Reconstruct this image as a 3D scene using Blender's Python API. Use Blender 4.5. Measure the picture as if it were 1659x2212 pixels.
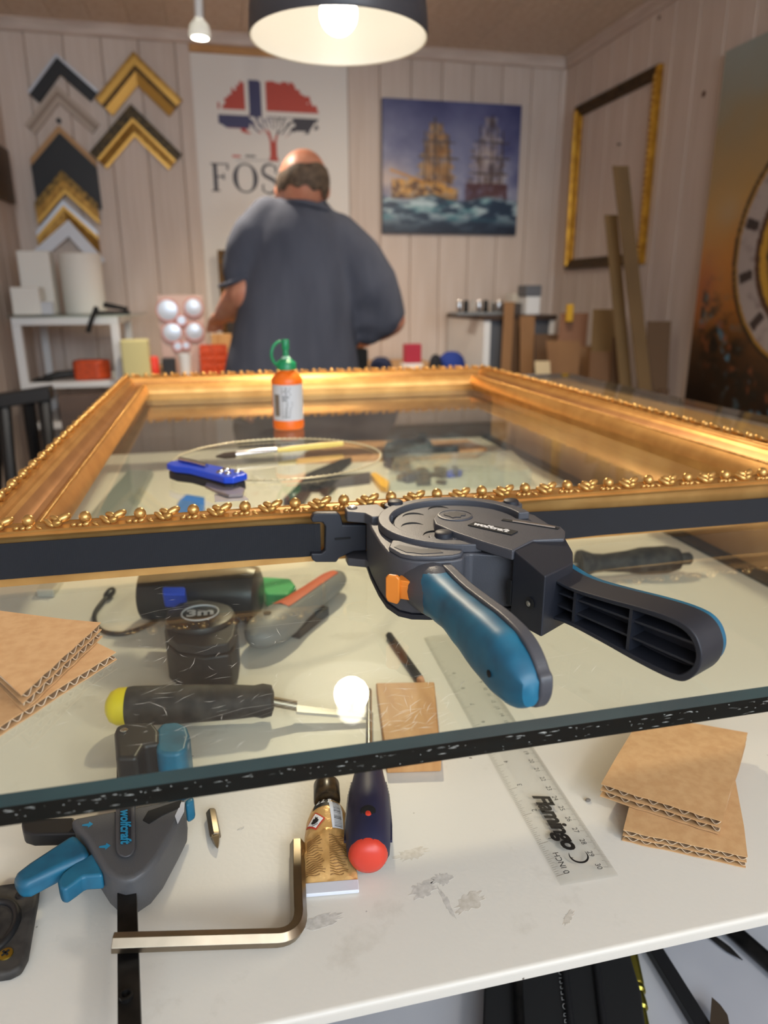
import bpy, math, random
import numpy as np
from mathutils import Vector, Matrix
for o in list(bpy.data.objects): bpy.data.objects.remove(o)
C = bpy.context.scene.collection
SC = bpy.context.scene
random.seed(7)

# ------------------------------------------------------------------ camera
W, H, FPX = 1659.0, 2212.0, 1546.0
CAMZ = 1.10
def basis(yaw, pitch, roll):
    cy, sy, cp, sp = math.cos(yaw), math.sin(yaw), math.cos(pitch), math.sin(pitch)
    F = Vector((sy*cp, cy*cp, -sp)); R = Vector((cy, -sy, 0)); U = R.cross(F)
    c, s = math.cos(roll), math.sin(roll)
    return c*R + s*U, -s*R + c*U, F
CR, CU, CF = basis(math.radians(13.0), math.radians(16.85), math.radians(-0.2))
cam_d = bpy.data.cameras.new('camera'); cam = bpy.data.objects.new('camera', cam_d); C.objects.link(cam)
cam.matrix_world = Matrix(((CR.x, CU.x, -CF.x, 0), (CR.y, CU.y, -CF.y, 0), (CR.z, CU.z, -CF.z, CAMZ), (0, 0, 0, 1)))
cam_d.sensor_fit = 'VERTICAL'; cam_d.sensor_height = 36.0; cam_d.sensor_width = 27.0
cam_d.lens = FPX / H * 36.0
cam_d.clip_start = 0.02; cam_d.clip_end = 60
cam_d.dof.use_dof = True; cam_d.dof.focus_distance = 0.405
cam_d.dof.aperture_fstop = cam_d.lens / 3.3
SC.camera = cam

# ------------------------------------------------------------------ light
wd = bpy.data.worlds.new('world'); SC.world = wd; wd.use_nodes = True
wd.node_tree.nodes['Background'].inputs[0].default_value = (0.72, 0.84, 1.0, 1)
wd.node_tree.nodes['Background'].inputs[1].default_value = 1.0
def area(name, loc, target, sx, sy, power, col):
    l = bpy.data.lights.new(name, 'AREA'); l.shape = 'RECTANGLE'; l.size = sx; l.size_y = sy
    l.energy = power; l.color = col
    o = bpy.data.objects.new(name, l); C.objects.link(o); o.location = loc
    o.rotation_euler = (Vector(target) - Vector(loc)).to_track_quat('-Z', 'Y').to_euler()
    return o
area('window_daylight', (0.45, -1.60, 1.66), (0.45, 2.0, 0.95), 2.0, 0.8, 37, (0.72, 0.86, 1.0))
vs = SC.view_settings
vs.view_transform = 'Standard'; vs.look = 'None'; vs.gamma = 1.0; vs.use_curve_mapping = False
vs.exposure = 0.15

# ------------------------------------------------------------------ helpers
def ray(px, py): return (px - W/2)*CR - (py - H/2)*CU + FPX*CF
def az(px, py, z): d = ray(px, py); t = (z - CAMZ)/d.z; return Vector((d.x*t, d.y*t, z))
def ay(px, py, y): d = ray(px, py); t = y/d.y; return Vector((d.x*t, y, CAMZ + d.z*t))
def ax(px, py, x): d = ray(px, py); t = x/d.x; return Vector((x, d.y*t, CAMZ + d.z*t))
GZ, SZ, LZ = 0.92, 0.78, 0.58          # glass top, shelf top, lower shelf top
def g(px, py, h=0.0): return az(px, py, GZ + h)
def s(px, py, h=0.0): return az(px, py, SZ + h)
def lin(c): c = c/255.0; return c/12.92 if c <= 0.04045 else ((c + 0.055)/1.055)**2.4
def col(r, gg, b): return (lin(r), lin(gg), lin(b), 1)

MATS = {}
def mat(name, c, rough=0.5, metal=0.0, var=0.0, vscale=20, stretch=(1, 1, 1), bump=0.0, bscale=80, spec=0.5,
        c2=None, rand=0.0, coat=0.0, emit=None, estr=0.0, trans=0.0, alpha=None, sub=0.0, attr=False, detail=3):
    if name in MATS: return MATS[name]
    m = bpy.data.materials.new(name); m.use_nodes = True; N = m.node_tree.nodes; L = m.node_tree.links
    b = N['Principled BSDF']
    b.inputs['Base Color'].default_value = c; b.inputs['Roughness'].default_value = rough
    b.inputs['Metallic'].default_value = metal; b.inputs['Specular IOR Level'].default_value = spec
    b.inputs['Coat Weight'].default_value = coat; b.inputs['Transmission Weight'].default_value = trans
    if sub: b.inputs['Subsurface Weight'].default_value = sub; b.inputs['Subsurface Radius'].default_value = (0.01, 0.004, 0.002)
    if alpha is not None: b.inputs['Alpha'].default_value = alpha
    if emit: b.inputs['Emission Color'].default_value = emit; b.inputs['Emission Strength'].default_value = estr
    tc = N.new('ShaderNodeTexCoord'); mp = N.new('ShaderNodeMapping'); mp.inputs['Scale'].default_value = stretch
    L.new(tc.outputs['Object'], mp.inputs['Vector'])
    src = None
    if attr:
        a = N.new('ShaderNodeAttribute'); a.attribute_name = 'Col'; src = a.outputs['Color']
    if var > 0 or c2 is not None:
        n = N.new('ShaderNodeTexNoise'); n.inputs['Scale'].default_value = vscale; n.inputs['Detail'].default_value = detail
        L.new(mp.outputs[0], n.inputs['Vector'])
        mx = N.new('ShaderNodeMix'); mx.data_type = 'RGBA'
        rp = N.new('ShaderNodeMapRange'); rp.inputs[1].default_value = 0.35; rp.inputs[2].default_value = 0.65
        L.new(n.outputs['Fac'], rp.inputs[0]); L.new(rp.outputs[0], mx.inputs[0])
        d = c2 if c2 is not None else (c[0]*(1-var), c[1]*(1-var), c[2]*(1-var), 1)
        mx.inputs[6].default_value = c; mx.inputs[7].default_value = d
        src = mx.outputs[2]
    if rand > 0:
        oi = N.new('ShaderNodeObjectInfo'); mr = N.new('ShaderNodeMapRange')
        mr.inputs[3].default_value = 1 - rand; mr.inputs[4].default_value = 1 + rand
        L.new(oi.outputs['Random'], mr.inputs[0])
        hs = N.new('ShaderNodeHueSaturation'); L.new(mr.outputs[0], hs.inputs['Value'])
        if src is not None: L.new(src, hs.inputs['Color'])
        else: hs.inputs['Color'].default_value = c
        src = hs.outputs['Color']
    if src is not None: L.new(src, b.inputs['Base Color'])
    if bump > 0:
        n2 = N.new('ShaderNodeTexNoise'); n2.inputs['Scale'].default_value = bscale; n2.inputs['Detail'].default_value = 4
        L.new(mp.outputs[0], n2.inputs['Vector'])
        bp = N.new('ShaderNodeBump'); bp.inputs['Strength'].default_value = bump; bp.inputs['Distance'].default_value = 0.002
        L.new(n2.outputs['Fac'], bp.inputs['Height']); L.new(bp.outputs[0], b.inputs['Normal'])
    MATS[name] = m
    return m

ORG = {}
def setp(o, label=None, cat=None, group=None, kind=None):
    if label: o['label'] = label
    if cat: o['category'] = cat
    if group: o['group'] = group
    if kind: o['kind'] = kind
    return o
def thing(name, label, cat, loc, group=None):
    o = bpy.data.objects.new(name, None); C.objects.link(o); o.empty_display_size = 0.02
    o.location = loc; ORG[o.name] = Vector(loc)
    return setp(o, label, cat, group)

class MB:
    def __init__(self): self.v = []; self.f = []; self.mi = []; self.cur = 0
    def add(self, vs, fs):
        b = len(self.v); self.v += [tuple(p) for p in vs]
        for q in fs: self.f.append([i + b for i in q]); self.mi.append(self.cur)
        return self
    def box(self, x0, x1, y0, y1, z0, z1):
        return self.add([(x0,y0,z0),(x1,y0,z0),(x1,y1,z0),(x0,y1,z0),(x0,y0,z1),(x1,y0,z1),(x1,y1,z1),(x0,y1,z1)],
                        [(3,2,1,0),(4,5,6,7),(0,1,5,4),(1,2,6,5),(2,3,7,6),(3,0,4,7)])
    def obox(self, c, u, v, w, a, b, d):
        c = Vector(c); u = Vector(u).normalized(); v = Vector(v).normalized(); w = Vector(w).normalized()
        P = [c + u*(sx*a) + v*(sy*b) + w*(sz*d) for sz in (-1,1) for sx, sy in ((-1,-1),(1,-1),(1,1),(-1,1))]
        return self.add(P, [(3,2,1,0),(4,5,6,7),(0,1,5,4),(1,2,6,5),(2,3,7,6),(3,0,4,7)])
    def prism(self, poly, z0, z1, top=None):
        n = len(poly); t = top or poly
        P = [(p[0], p[1], z0) for p in poly] + [(p[0], p[1], z1) for p in t]
        return self.add(P, [tuple(range(n))[::-1], tuple(range(n, 2*n))] + [(i, (i+1) % n, n + (i+1) % n, n + i) for i in range(n)])
    def fprism(self, poly, O, U, V, N, n0, n1):
        O = Vector(O); n = len(poly)
        P = [O + U*a + V*b + N*n0 for a, b in poly] + [O + U*a + V*b + N*n1 for a, b in poly]
        return self.add(P, [tuple(range(n))[::-1], tuple(range(n, 2*n))] + [(i, (i+1) % n, n + (i+1) % n, n + i) for i in range(n)])
    def loft(self, rings, cap=True, closed=False):
        n = len(rings[0]); P = [p for r in rings for p in r]; F = []
        m = len(rings)
        for k in range(m if closed else m - 1):
            a = k*n; b = ((k+1) % m)*n
            F += [(a+i, a+(i+1) % n, b+(i+1) % n, b+i) for i in range(n)]
        if cap and not closed: F += [tuple(range(n))[::-1], tuple(range((m-1)*n, m*n))]
        return self.add(P, F)
    def lathe(self, prof, O, A, n=24):
        O = Vector(O); A = Vector(A).normalized(); U = A.orthogonal().normalized(); V = A.cross(U)
        rings = [[O + A*h + (U*math.cos(2*math.pi*i/n) + V*math.sin(2*math.pi*i/n))*max(r, 1e-5) for i in range(n)] for r, h in prof]
        return self.loft(rings)
    def tube(self, pts, r, n=8, closed=False):
        pts = [Vector(p) for p in pts]; m = len(pts); rings = []
        up = None
        for k in range(m):
            a = pts[(k-1) % m] if (closed or k > 0) else pts[k]; b = pts[(k+1) % m] if (closed or k < m-1) else pts[k]
            t = (b - a).normalized()
            if up is None: up = t.orthogonal().normalized()
            up = (up - t*up.dot(t)).normalized(); w = t.cross(up)
            rr = r[k] if isinstance(r, (list, tuple)) else r
            rings.append([pts[k] + (up*math.cos(2*math.pi*i/n) + w*math.sin(2*math.pi*i/n))*rr for i in range(n)])
        return self.loft(rings, cap=True, closed=closed)
    def ball(self, c, r, n=10, m=6, R=None):
        c = Vector(c); r = r if isinstance(r, (tuple, list)) else (r, r, r); P = []; F = []
        R = R or Matrix.Identity(3)
        P.append(c + R @ Vector((0, 0, r[2])))
        for j in range(1, m):
            t = math.pi*j/m
            for i in range(n):
                a = 2*math.pi*i/n
                P.append(c + R @ Vector((r[0]*math.sin(t)*math.cos(a), r[1]*math.sin(t)*math.sin(a), r[2]*math.cos(t))))
        P.append(c + R @ Vector((0, 0, -r[2]))); e = len(P) - 1
        for i in range(n): F.append((0, 1+i, 1+(i+1) % n))
        for j in range(m-2):
            a = 1 + j*n
            for i in range(n): F.append((a+i, a+n+i, a+n+(i+1) % n, a+(i+1) % n))
        a = 1 + (m-2)*n
        for i in range(n): F.append((a+i, e, a+(i+1) % n))
        return self.add(P, F)
    def mesh(self, name, o=Vector((0, 0, 0)), mats=(), smooth=None):
        me = bpy.data.meshes.new(name)
        me.from_pydata([(p[0]-o.x, p[1]-o.y, p[2]-o.z) for p in self.v], [], self.f)
        for mm in mats: me.materials.append(mm)
        if len(mats) > 1: me.polygons.foreach_set('material_index', self.mi)
        me.update()
        if smooth is not None:
            me.polygons.foreach_set('use_smooth', [True]*len(me.polygons)); me.set_sharp_from_angle(angle=math.radians(smooth))
        return me
    def build(self, name, mats, parent=None, smooth=None, bevel=0, bseg=2, label=None, cat=None, group=None, kind=None, fix=True):
        mats = mats if isinstance(mats, (list, tuple)) else [mats]
        if parent is None:
            a = np.array(self.v); o = Vector(((a[:,0].min()+a[:,0].max())/2, (a[:,1].min()+a[:,1].max())/2, a[:,2].min()))
        else: o = ORG[parent.name]
        me = self.mesh(name, o, mats, smooth)
        if fix:
            import bmesh
            bm = bmesh.new(); bm.from_mesh(me); bmesh.ops.recalc_face_normals(bm, faces=bm.faces); bm.to_mesh(me); bm.free()
            if smooth is not None: me.set_sharp_from_angle(angle=math.radians(smooth))
        ob = bpy.data.objects.new(name, me); C.objects.link(ob)
        if parent is None: ob.location = o
        else: ob.parent = parent
        ORG[ob.name] = o
        if bevel:
            bv = ob.modifiers.new('bevel', 'BEVEL'); bv.width = bevel; bv.segments = bseg; bv.limit_method = 'ANGLE'; bv.angle_limit = math.radians(35)
            if smooth is None:
                me.polygons.foreach_set('use_smooth', [True]*len(me.polygons)); me.set_sharp_from_angle(angle=math.radians(50))
                bv.harden_normals = True
        return setp(ob, label, cat, group, kind)

def text(name, string, size, O, U, V, mt, parent, shear=0.0, ext=0.0001, offset=0.0, align='LEFT', fn=None, lift=0.0002, space=1.0):
    cu = bpy.data.curves.new(name, 'FONT'); cu.body = string; cu.size = size; cu.shear = shear; cu.offset = offset
    cu.align_x = align; cu.align_y = 'CENTER'; cu.space_character = space; cu.resolution_u = 3
    t = bpy.data.objects.new('tmp', cu); C.objects.link(t)
    dg = bpy.context.evaluated_depsgraph_get()
    me = bpy.data.meshes.new_from_object(t.evaluated_get(dg)); bpy.data.objects.remove(t)
    O = Vector(O); U = Vector(U).normalized(); V = Vector(V).normalized(); N = U.cross(V); org = ORG[parent.name]
    for v in me.vertices:
        if fn: v.co = fn(v.co.x, v.co.y) - org
        else: v.co = O + U*v.co.x + V*v.co.y + N*(lift) - org
    me.materials.clear(); me.materials.append(mt); me.name = name
    ob = bpy.data.objects.new(name, me); C.objects.link(ob); ob.parent = parent; ORG[ob.name] = org
    return ob

def share(name, me, loc, parent, rot=None, scale=None):
    ob = bpy.data.objects.new(name, me); C.objects.link(ob); ob.parent = parent
    ob.location = Vector(loc) - ORG[parent.name]
    if rot is not None: ob.rotation_euler = rot
    if scale is not None: ob.scale = scale
    ORG[ob.name] = ORG[parent.name]
    return ob

def vnoise(x, y, seed=0):
    xi = np.floor(x).astype(int); yi = np.floor(y).astype(int); fx = x-xi; fy = y-yi
    def h(a, b): 
        n = np.sin(a*127.1 + b*311.7 + seed*74.7)*43758.5453
        return n - np.floor(n)
    fx = fx*fx*(3-2*fx); fy = fy*fy*(3-2*fy)
    return (h(xi,yi)*(1-fx)+h(xi+1,yi)*fx)*(1-fy) + (h(xi,yi+1)*(1-fx)+h(xi+1,yi+1)*fx)*fy
def fbm(x, y, seed=0, o=4):
    r = 0; a = 0.5
    for k in range(o): r = r + a*vnoise(x*2**k, y*2**k, seed+k); a *= 0.5
    return r/(1-0.5**o)
def print_sheet(name, P00, PU, PV, nx, ny, fn, parent, mt, keep=None):
    """flat print: P00 top-left, PU to the right, PV downwards; fn(u,v)->rgb 0..255 arrays"""
    u, v = np.meshgrid(np.linspace(0, 1, nx), np.linspace(0, 1, ny))
    rgb = np.clip(np.stack(fn(u, v), -1)/255.0, 0, 1)
    rgb = np.where(rgb <= 0.04045, rgb/12.92, ((rgb+0.055)/1.055)**2.4)
    o = np.array(ORG[parent.name]); p = np.array(P00) - o
    co = p + u[..., None]*np.array(PU) + v[..., None]*np.array(PV)
    idx = np.arange(nx*ny).reshape(ny, nx)
    F = np.stack([idx[:-1,:-1], idx[1:,:-1], idx[1:,1:], idx[:-1,1:]], -1).reshape(-1, 4)
    if keep is not None:
        k = keep(u, v); k = k[:-1,:-1] & k[1:,1:] & k[1:,:-1] & k[:-1,1:]
        F = F[k.reshape(-1)]
    me = bpy.data.meshes.new(name); me.from_pydata(co.reshape(-1, 3).tolist(), [], F.tolist())
    at = me.color_attributes.new('Col', 'FLOAT_COLOR', 'POINT')
    at.data.foreach_set('color', np.concatenate([rgb.reshape(-1, 3), np.ones((nx*ny, 1))], 1).reshape(-1).astype(np.float32))
    me.materials.append(mt); me.update()
    ob = bpy.data.objects.new(name, me); C.objects.link(ob); ob.parent = parent; ORG[ob.name] = ORG[parent.name]
    return ob
X3, Y3, Z3 = Vector((1,0,0)), Vector((0,1,0)), Vector((0,0,1))
def circ(cx, cy, r, n=24, a0=0, a1=2*math.pi, end=False):
    return [(cx + r*math.cos(a0+(a1-a0)*i/(n-1 if end else n)), cy + r*math.sin(a0+(a1-a0)*i/(n-1 if end else n))) for i in range(n)]

def smooth_path(P, n=6):
    P = [Vector(p) for p in P]; o = []
    for i in range(len(P)-1):
        p0, p1, p2, p3 = P[max(i-1,0)], P[i], P[i+1], P[min(i+2, len(P)-1)]
        for k in range(n):
            t = k/n; o.append(.5*((2*p1) + (p2-p0)*t + (2*p0-5*p1+4*p2-p3)*t*t + (3*p1-p0-3*p2+p3)*t**3))
    return o + [P[-1]]
def sm2(P, n=4): return [(v.x, v.y) for v in smooth_path([Vector((a, b, 0)) for a, b in P], n)]
# ------------------------------------------------------------------ materials
M_pine = mat('whitewashed_pine', col(212,197,186), 0.55, var=0.12, vscale=5, stretch=(9,9,0.5), rand=0.05, bump=0.1, bscale=30, c2=col(202,185,172))
M_ceil = mat('ceiling_pine', col(220,206,190), 0.55, vscale=5, stretch=(9,0.5,9), rand=0.05, c2=col(206,188,168))
M_trim = mat('cornice_pine', col(206,190,178), 0.5, c2=col(190,172,160), vscale=6, stretch=(1,1,6))
M_back = mat('wall_backing', col(140,122,108), 0.9)
M_floor = mat('floor_boards', col(120,98,80), 0.5, c2=col(96,78,62), vscale=4, stretch=(8,0.6,1))
M_gold = mat('antique_gold', col(204,156,92), 0.40, 0.75, c2=col(184,136,76), vscale=30, bump=0.04, bscale=300)
M_gold_cove = mat('patinated_cove', col(168,120,72), 0.42, 0.65, c2=col(150,104,60), vscale=25)
M_gold_orn = mat('gold_ornament', col(218,174,106), 0.32, 0.8, c2=col(186,140,76), vscale=120)
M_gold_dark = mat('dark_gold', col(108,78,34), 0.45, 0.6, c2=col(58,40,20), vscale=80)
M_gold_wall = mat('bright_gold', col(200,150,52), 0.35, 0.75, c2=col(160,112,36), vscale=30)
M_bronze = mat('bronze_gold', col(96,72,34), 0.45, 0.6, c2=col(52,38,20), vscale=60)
M_black = mat('black_plastic', col(26,26,28), 0.45)
M_blackmatte = mat('black_matte', col(16,16,17), 0.8)
M_blackcoarse = mat('black_coarse', col(22,20,20), 0.7, c2=col(60,56,52), vscale=90)
M_hous = mat('charcoal_plastic', col(74,75,81), 0.40, var=0.1, vscale=30, bump=0.12, bscale=1500)
M_housd = mat('dark_plastic', col(34,36,44), 0.5)
M_blue = mat('petrol_rubber', col(30,106,136), 0.45, c2=col(22,82,110), vscale=45)
M_orange = mat('orange_plastic', col(224,130,44), 0.38)
M_silver = mat('bright_steel', col(205,205,205), 0.22, 1.0)
M_steel = mat('worn_steel', col(150,138,120), 0.34, 1.0, var=0.15, vscale=80)
M_dsteel = mat('dark_steel', col(58,56,54), 0.4, 0.8, c2=col(34,33,33), vscale=50)
M_white = mat('white_paint', col(222,222,222), 0.45)
M_whitebox = mat('white_card', col(232,228,220), 0.6)
M_card = mat('kraft_card', col(208,166,118), 0.75, c2=col(198,154,106), vscale=160, bump=0.05, bscale=600)
M_cardedge = mat('kraft_flute', col(156,128,98), 0.85)
M_card2 = mat('brown_board', col(140,102,66), 0.8, c2=col(126,90,58), vscale=8, stretch=(1,1,0.3))
M_card3 = mat('olive_board', col(128,100,62), 0.8, c2=col(116,90,54), vscale=8, stretch=(1,1,0.3))
M_card4 = mat('dark_board', col(96,70,48), 0.85)
M_wood = mat('light_wood', col(204,160,106), 0.55, c2=col(180,132,80), vscale=10, stretch=(12,1,1))
M_wood2 = mat('dark_wood', col(70,50,36), 0.5, c2=col(52,36,26), vscale=8)
M_woodedge = mat('oak_edge', col(200,150,90), 0.5, c2=col(176,126,70), vscale=10)
M_red = mat('red_plastic', col(208,62,44), 0.4)
M_orangered = mat('orange_red', col(204,74,24), 0.5, var=0.3, vscale=60)
M_navy = mat('navy_plastic', col(36,38,66), 0.5)
M_strap = mat('webbing', col(15,17,25), 0.75, var=0.1, vscale=100)
M_yellow = mat('yellow_plastic', col(222,202,30), 0.4)
M_bluec = mat('blue_anodised', col(34,78,214), 0.28, 0.1)
M_bluetape = mat('blue_tape', col(46,116,196), 0.6)
M_brass = mat('brass', col(190,160,70), 0.3, 1.0)
M_green = mat('green_plastic', col(14,134,84), 0.35, spec=0.5)
M_greenl = mat('light_green_plastic', col(72,186,112), 0.4)
M_orgl = mat('orange_bottle', col(242,112,22), 0.35, sub=0.1)
M_label = mat('label_white', col(196,198,204), 0.5)
M_ink = mat('print_black', col(22,22,24), 0.5)
M_inkg = mat('print_grey', col(92,92,96), 0.6)
M_inkred = mat('print_red', col(196,62,44), 0.5)
M_inkblue = mat('print_cyan', col(30,130,170), 0.5)
M_pwhite = mat('print_white', col(230,230,230), 0.5)
M_attr = mat('printed_colours', (1,1,1,1), 0.55, attr=True)
M_attr_canvas = mat('printed_canvas', (1,1,1,1), 0.4, attr=True, bump=0.05, bscale=900)
M_banner = mat('banner_white', col(226,222,216), 0.6)
M_greyorange = mat('grey_rubber', col(132,132,130), 0.5)
M_yellowblock = mat('pale_yellow_foam', col(206,196,140), 0.7)
M_skin = mat('skin', col(214,152,124), 0.45, c2=col(200,132,106), vscale=25, sub=0.1)
M_hair = mat('grey_hair', col(112,94,78), 0.75, c2=col(74,62,52), vscale=60, bump=0.5, bscale=200)
M_shirt = mat('slate_tshirt', col(84,88,102), 0.9, c2=col(74,78,92), vscale=7, stretch=(3,3,0.6))
M_trouser = mat('black_trousers', col(28,28,32), 0.9)
M_lampdark = mat('lamp_outer', col(58,58,64), 0.4)
M_lampwhite = mat('lamp_inner', col(240,238,232), 0.35)
M_greytray = mat('grey_plastic', col(120,124,128), 0.5)

def clear_mat(name, tint, ior=1.5, rough=0.0, haze=0.0):
    m = bpy.data.materials.new(name); m.use_nodes = True; N = m.node_tree.nodes; L = m.node_tree.links
    N.remove(N['Principled BSDF']); out = N['Material Output']
    t = N.new('ShaderNodeBsdfTransparent'); t.inputs[0].default_value = tint
    gl = N.new('ShaderNodeBsdfGlossy'); gl.inputs['Roughness'].default_value = rough
    fr = N.new('ShaderNodeFresnel'); fr.inputs[0].default_value = ior
    geo = N.new('ShaderNodeNewGeometry'); inv = N.new('ShaderNodeMath'); inv.operation = 'SUBTRACT'; inv.inputs[0].default_value = 1
    L.new(geo.outputs['Backfacing'], inv.inputs[1])
    mu = N.new('ShaderNodeMath'); mu.operation = 'MULTIPLY'; L.new(fr.outputs[0], mu.inputs[0]); L.new(inv.outputs[0], mu.inputs[1])
    mx = N.new('ShaderNodeMixShader'); L.new(mu.outputs[0], mx.inputs[0]); L.new(t.outputs[0], mx.inputs[1]); L.new(gl.outputs[0], mx.inputs[2])
    last = mx.outputs[0]
    if haze > 0:
        df = N.new('ShaderNodeBsdfDiffuse'); df.inputs[0].default_value = (0.8, 0.82, 0.8, 1)
        nz = N.new('ShaderNodeTexNoise'); nz.inputs['Scale'].default_value = 9; nz.inputs['Detail'].default_value = 6
        tc = N.new('ShaderNodeTexCoord'); L.new(tc.outputs['Object'], nz.inputs['Vector'])
        mr = N.new('ShaderNodeMapRange'); mr.inputs[1].default_value = 0.3; mr.inputs[2].default_value = 0.8; mr.inputs[3].default_value = haze*0.4; mr.inputs[4].default_value = haze*1.6
        L.new(nz.outputs['Fac'], mr.inputs[0])
        m2 = N.new('ShaderNodeMixShader'); L.new(mr.outputs[0], m2.inputs[0]); L.new(last, m2.inputs[1]); L.new(df.outputs[0], m2.inputs[2]); last = m2.outputs[0]
    L.new(last, out.inputs[0]); return m
M_glass = clear_mat('table_glass', (0.97, 0.985, 0.935, 1), 1.62, 0.0, 0.02)
M_glassb = bpy.data.materials.new('table_glass_underside'); M_glassb.use_nodes = True
_n = M_glassb.node_tree.nodes; _n.remove(_n['Principled BSDF']); _t = _n.new('ShaderNodeBsdfTransparent'); _t.inputs[0].default_value = (0.97, 0.99, 0.96, 1)
M_glassb.node_tree.links.new(_t.outputs[0], _n['Material Output'].inputs[0])
M_clear = clear_mat('clear_acrylic', (0.985, 0.985, 0.98, 1), 1.45, 0.03, 0.012)
M_clearbox = clear_mat('clear_box', (0.94, 0.96, 0.96, 1), 1.45, 0.03, 0.05)
M_frost = clear_mat('frosted_label', (0.9, 0.9, 0.9, 1), 1.4, 0.2, 0.5)
M_edge = mat('glass_edge', col(12,20,20), 0.12, spec=0.8, c2=col(6,12,12), vscale=60, stretch=(0.4,1,6))
M_edget = mat('glass_chamfer', col(26,52,54), 0.15, spec=0.6, c2=col(18,40,44), vscale=40, stretch=(0.4,1,1))
M_scratch = mat('scratches', col(235,235,228), 0.6)

# white laminate shelf with stains and crackle
M_shelf = mat('white_laminate', col(222,216,204), 0.42)
def shelf_nodes(m):
    N = m.node_tree.nodes; L = m.node_tree.links; b = N['Principled BSDF']
    tc = N.new('ShaderNodeTexCoord')
    n1 = N.new('ShaderNodeTexNoise'); n1.inputs['Scale'].default_value = 14; n1.inputs['Detail'].default_value = 8; n1.inputs['Roughness'].default_value = 0.65
    L.new(tc.outputs['Object'], n1.inputs['Vector'])
    r1 = N.new('ShaderNodeMapRange'); r1.inputs[1].default_value = 0.60; r1.inputs[2].default_value = 0.72; L.new(n1.outputs['Fac'], r1.inputs[0])
    n2 = N.new('ShaderNodeTexNoise'); n2.inputs['Scale'].default_value = 4; n2.inputs['Detail'].default_value = 3; L.new(tc.outputs['Object'], n2.inputs['Vector'])
    mx = N.new('ShaderNodeMix'); mx.data_type = 'RGBA'; mx.inputs[6].default_value = col(212,207,197); mx.inputs[7].default_value = col(170,162,148)
    mu = N.new('ShaderNodeMath'); mu.operation = 'MULTIPLY'; mu.inputs[1].default_value = 0.45; L.new(r1.outputs[0], mu.inputs[0]); L.new(mu.outputs[0], mx.inputs[0])
    n3 = N.new('ShaderNodeTexNoise'); n3.inputs['Scale'].default_value = 190; n3.inputs['Detail'].default_value = 1; L.new(tc.outputs['Object'], n3.inputs['Vector'])
    r3 = N.new('ShaderNodeMapRange'); r3.inputs[1].default_value = 0.80; r3.inputs[2].default_value = 0.84; L.new(n3.outputs['Fac'], r3.inputs[0])
    m2 = N.new('ShaderNodeMix'); m2.data_type = 'RGBA'; m2.inputs[7].default_value = col(90,80,70); L.new(mx.outputs[2], m2.inputs[6]); L.new(r3.outputs[0], m2.inputs[0])
    L.new(m2.outputs[2], b.inputs['Base Color'])
    vo = N.new('ShaderNodeTexVoronoi'); vo.feature = 'DISTANCE_TO_EDGE'; vo.inputs['Scale'].default_value = 220; L.new(tc.outputs['Object'], vo.inputs['Vector'])
    bp = N.new('ShaderNodeBump'); bp.inputs['Strength'].default_value = 0.12; bp.inputs['Distance'].default_value = 0.0006
    L.new(vo.outputs['Distance'], bp.inputs['Height']); L.new(bp.outputs[0], b.inputs['Normal'])
shelf_nodes(M_shelf)

# ------------------------------------------------------------------ the room
XL, XR, YB, YF, ZC = -0.77, 1.69, 3.50, -1.70, 2.16
def struct(mb, name, mats, **k): o = mb.build(name, mats, **k); o['kind'] = 'structure'; return o
fl = struct(MB().box(XL-.1, XR+.1, YF-.1, YB+.1, -0.06, 0), 'floor', M_floor)
wb = struct(MB().box(XL-.1, XR+.1, YB+.012, YB+.1, 0, ZC+.1), 'wall_back', M_back)
wr = struct(MB().box(XR+.012, XR+.1, YF, YB+.012, 0, ZC+.1), 'wall_right', M_back)
wl = struct(MB().box(XL-.1, XL-.012, YF, YB+.012, 0, ZC+.1), 'wall_left', M_back)
ce = struct(MB().box(XL-.012, XR+.012, YF, YB+.012, ZC+.012, ZC+.1), 'ceiling', M_back)
PW = 0.145
def plank_mesh(name, length, mt, axis):
    # board with chamfered long edges; local: width along x, face towards -y, length along z
    w = PW/2 - 0.0008; c = 0.0042
    sec = [(-w, 0.0118), (-w, c), (-w+c, 0), (w-c, 0), (w, c), (w, 0.0118)]
    mb = MB(); n = len(sec)
    P = [(x, y, 0) for x, y in sec] + [(x, y, length) for x, y in sec]
    mb.add(P, [tuple(range(n)), tuple(range(n, 2*n))[::-1]] + [(i, n+i, n+(i+1) % n, (i+1) % n) for i in range(n)])
    return mb.mesh(name, mats=[mt])
pm = plank_mesh('plank', ZC+.01, M_pine, 'z')
x = XL + PW/2 - 0.03
while x < XR + 0.05:
    share('plank', pm, (x, YB, 0), wb); x += PW
y = YB - PW/2 + 0.02
while y > YF:
    share('plank', pm, (XR, y, 0), wr, (0, 0, -math.pi/2)); y -= PW
y = YB - PW/2 + 0.02
while y > YF:
    share('plank', pm, (XL, y, 0), wl, (0, 0, math.pi/2)); y -= PW
cm = plank_mesh('ceiling_plank', YB-YF, M_ceil, 'y')
x = XL + PW/2 - 0.05
while x < XR + 0.05:
    share('ceiling_plank', cm, (x, YF, ZC), ce, (-math.pi/2, 0, 0)); x += PW
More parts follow.
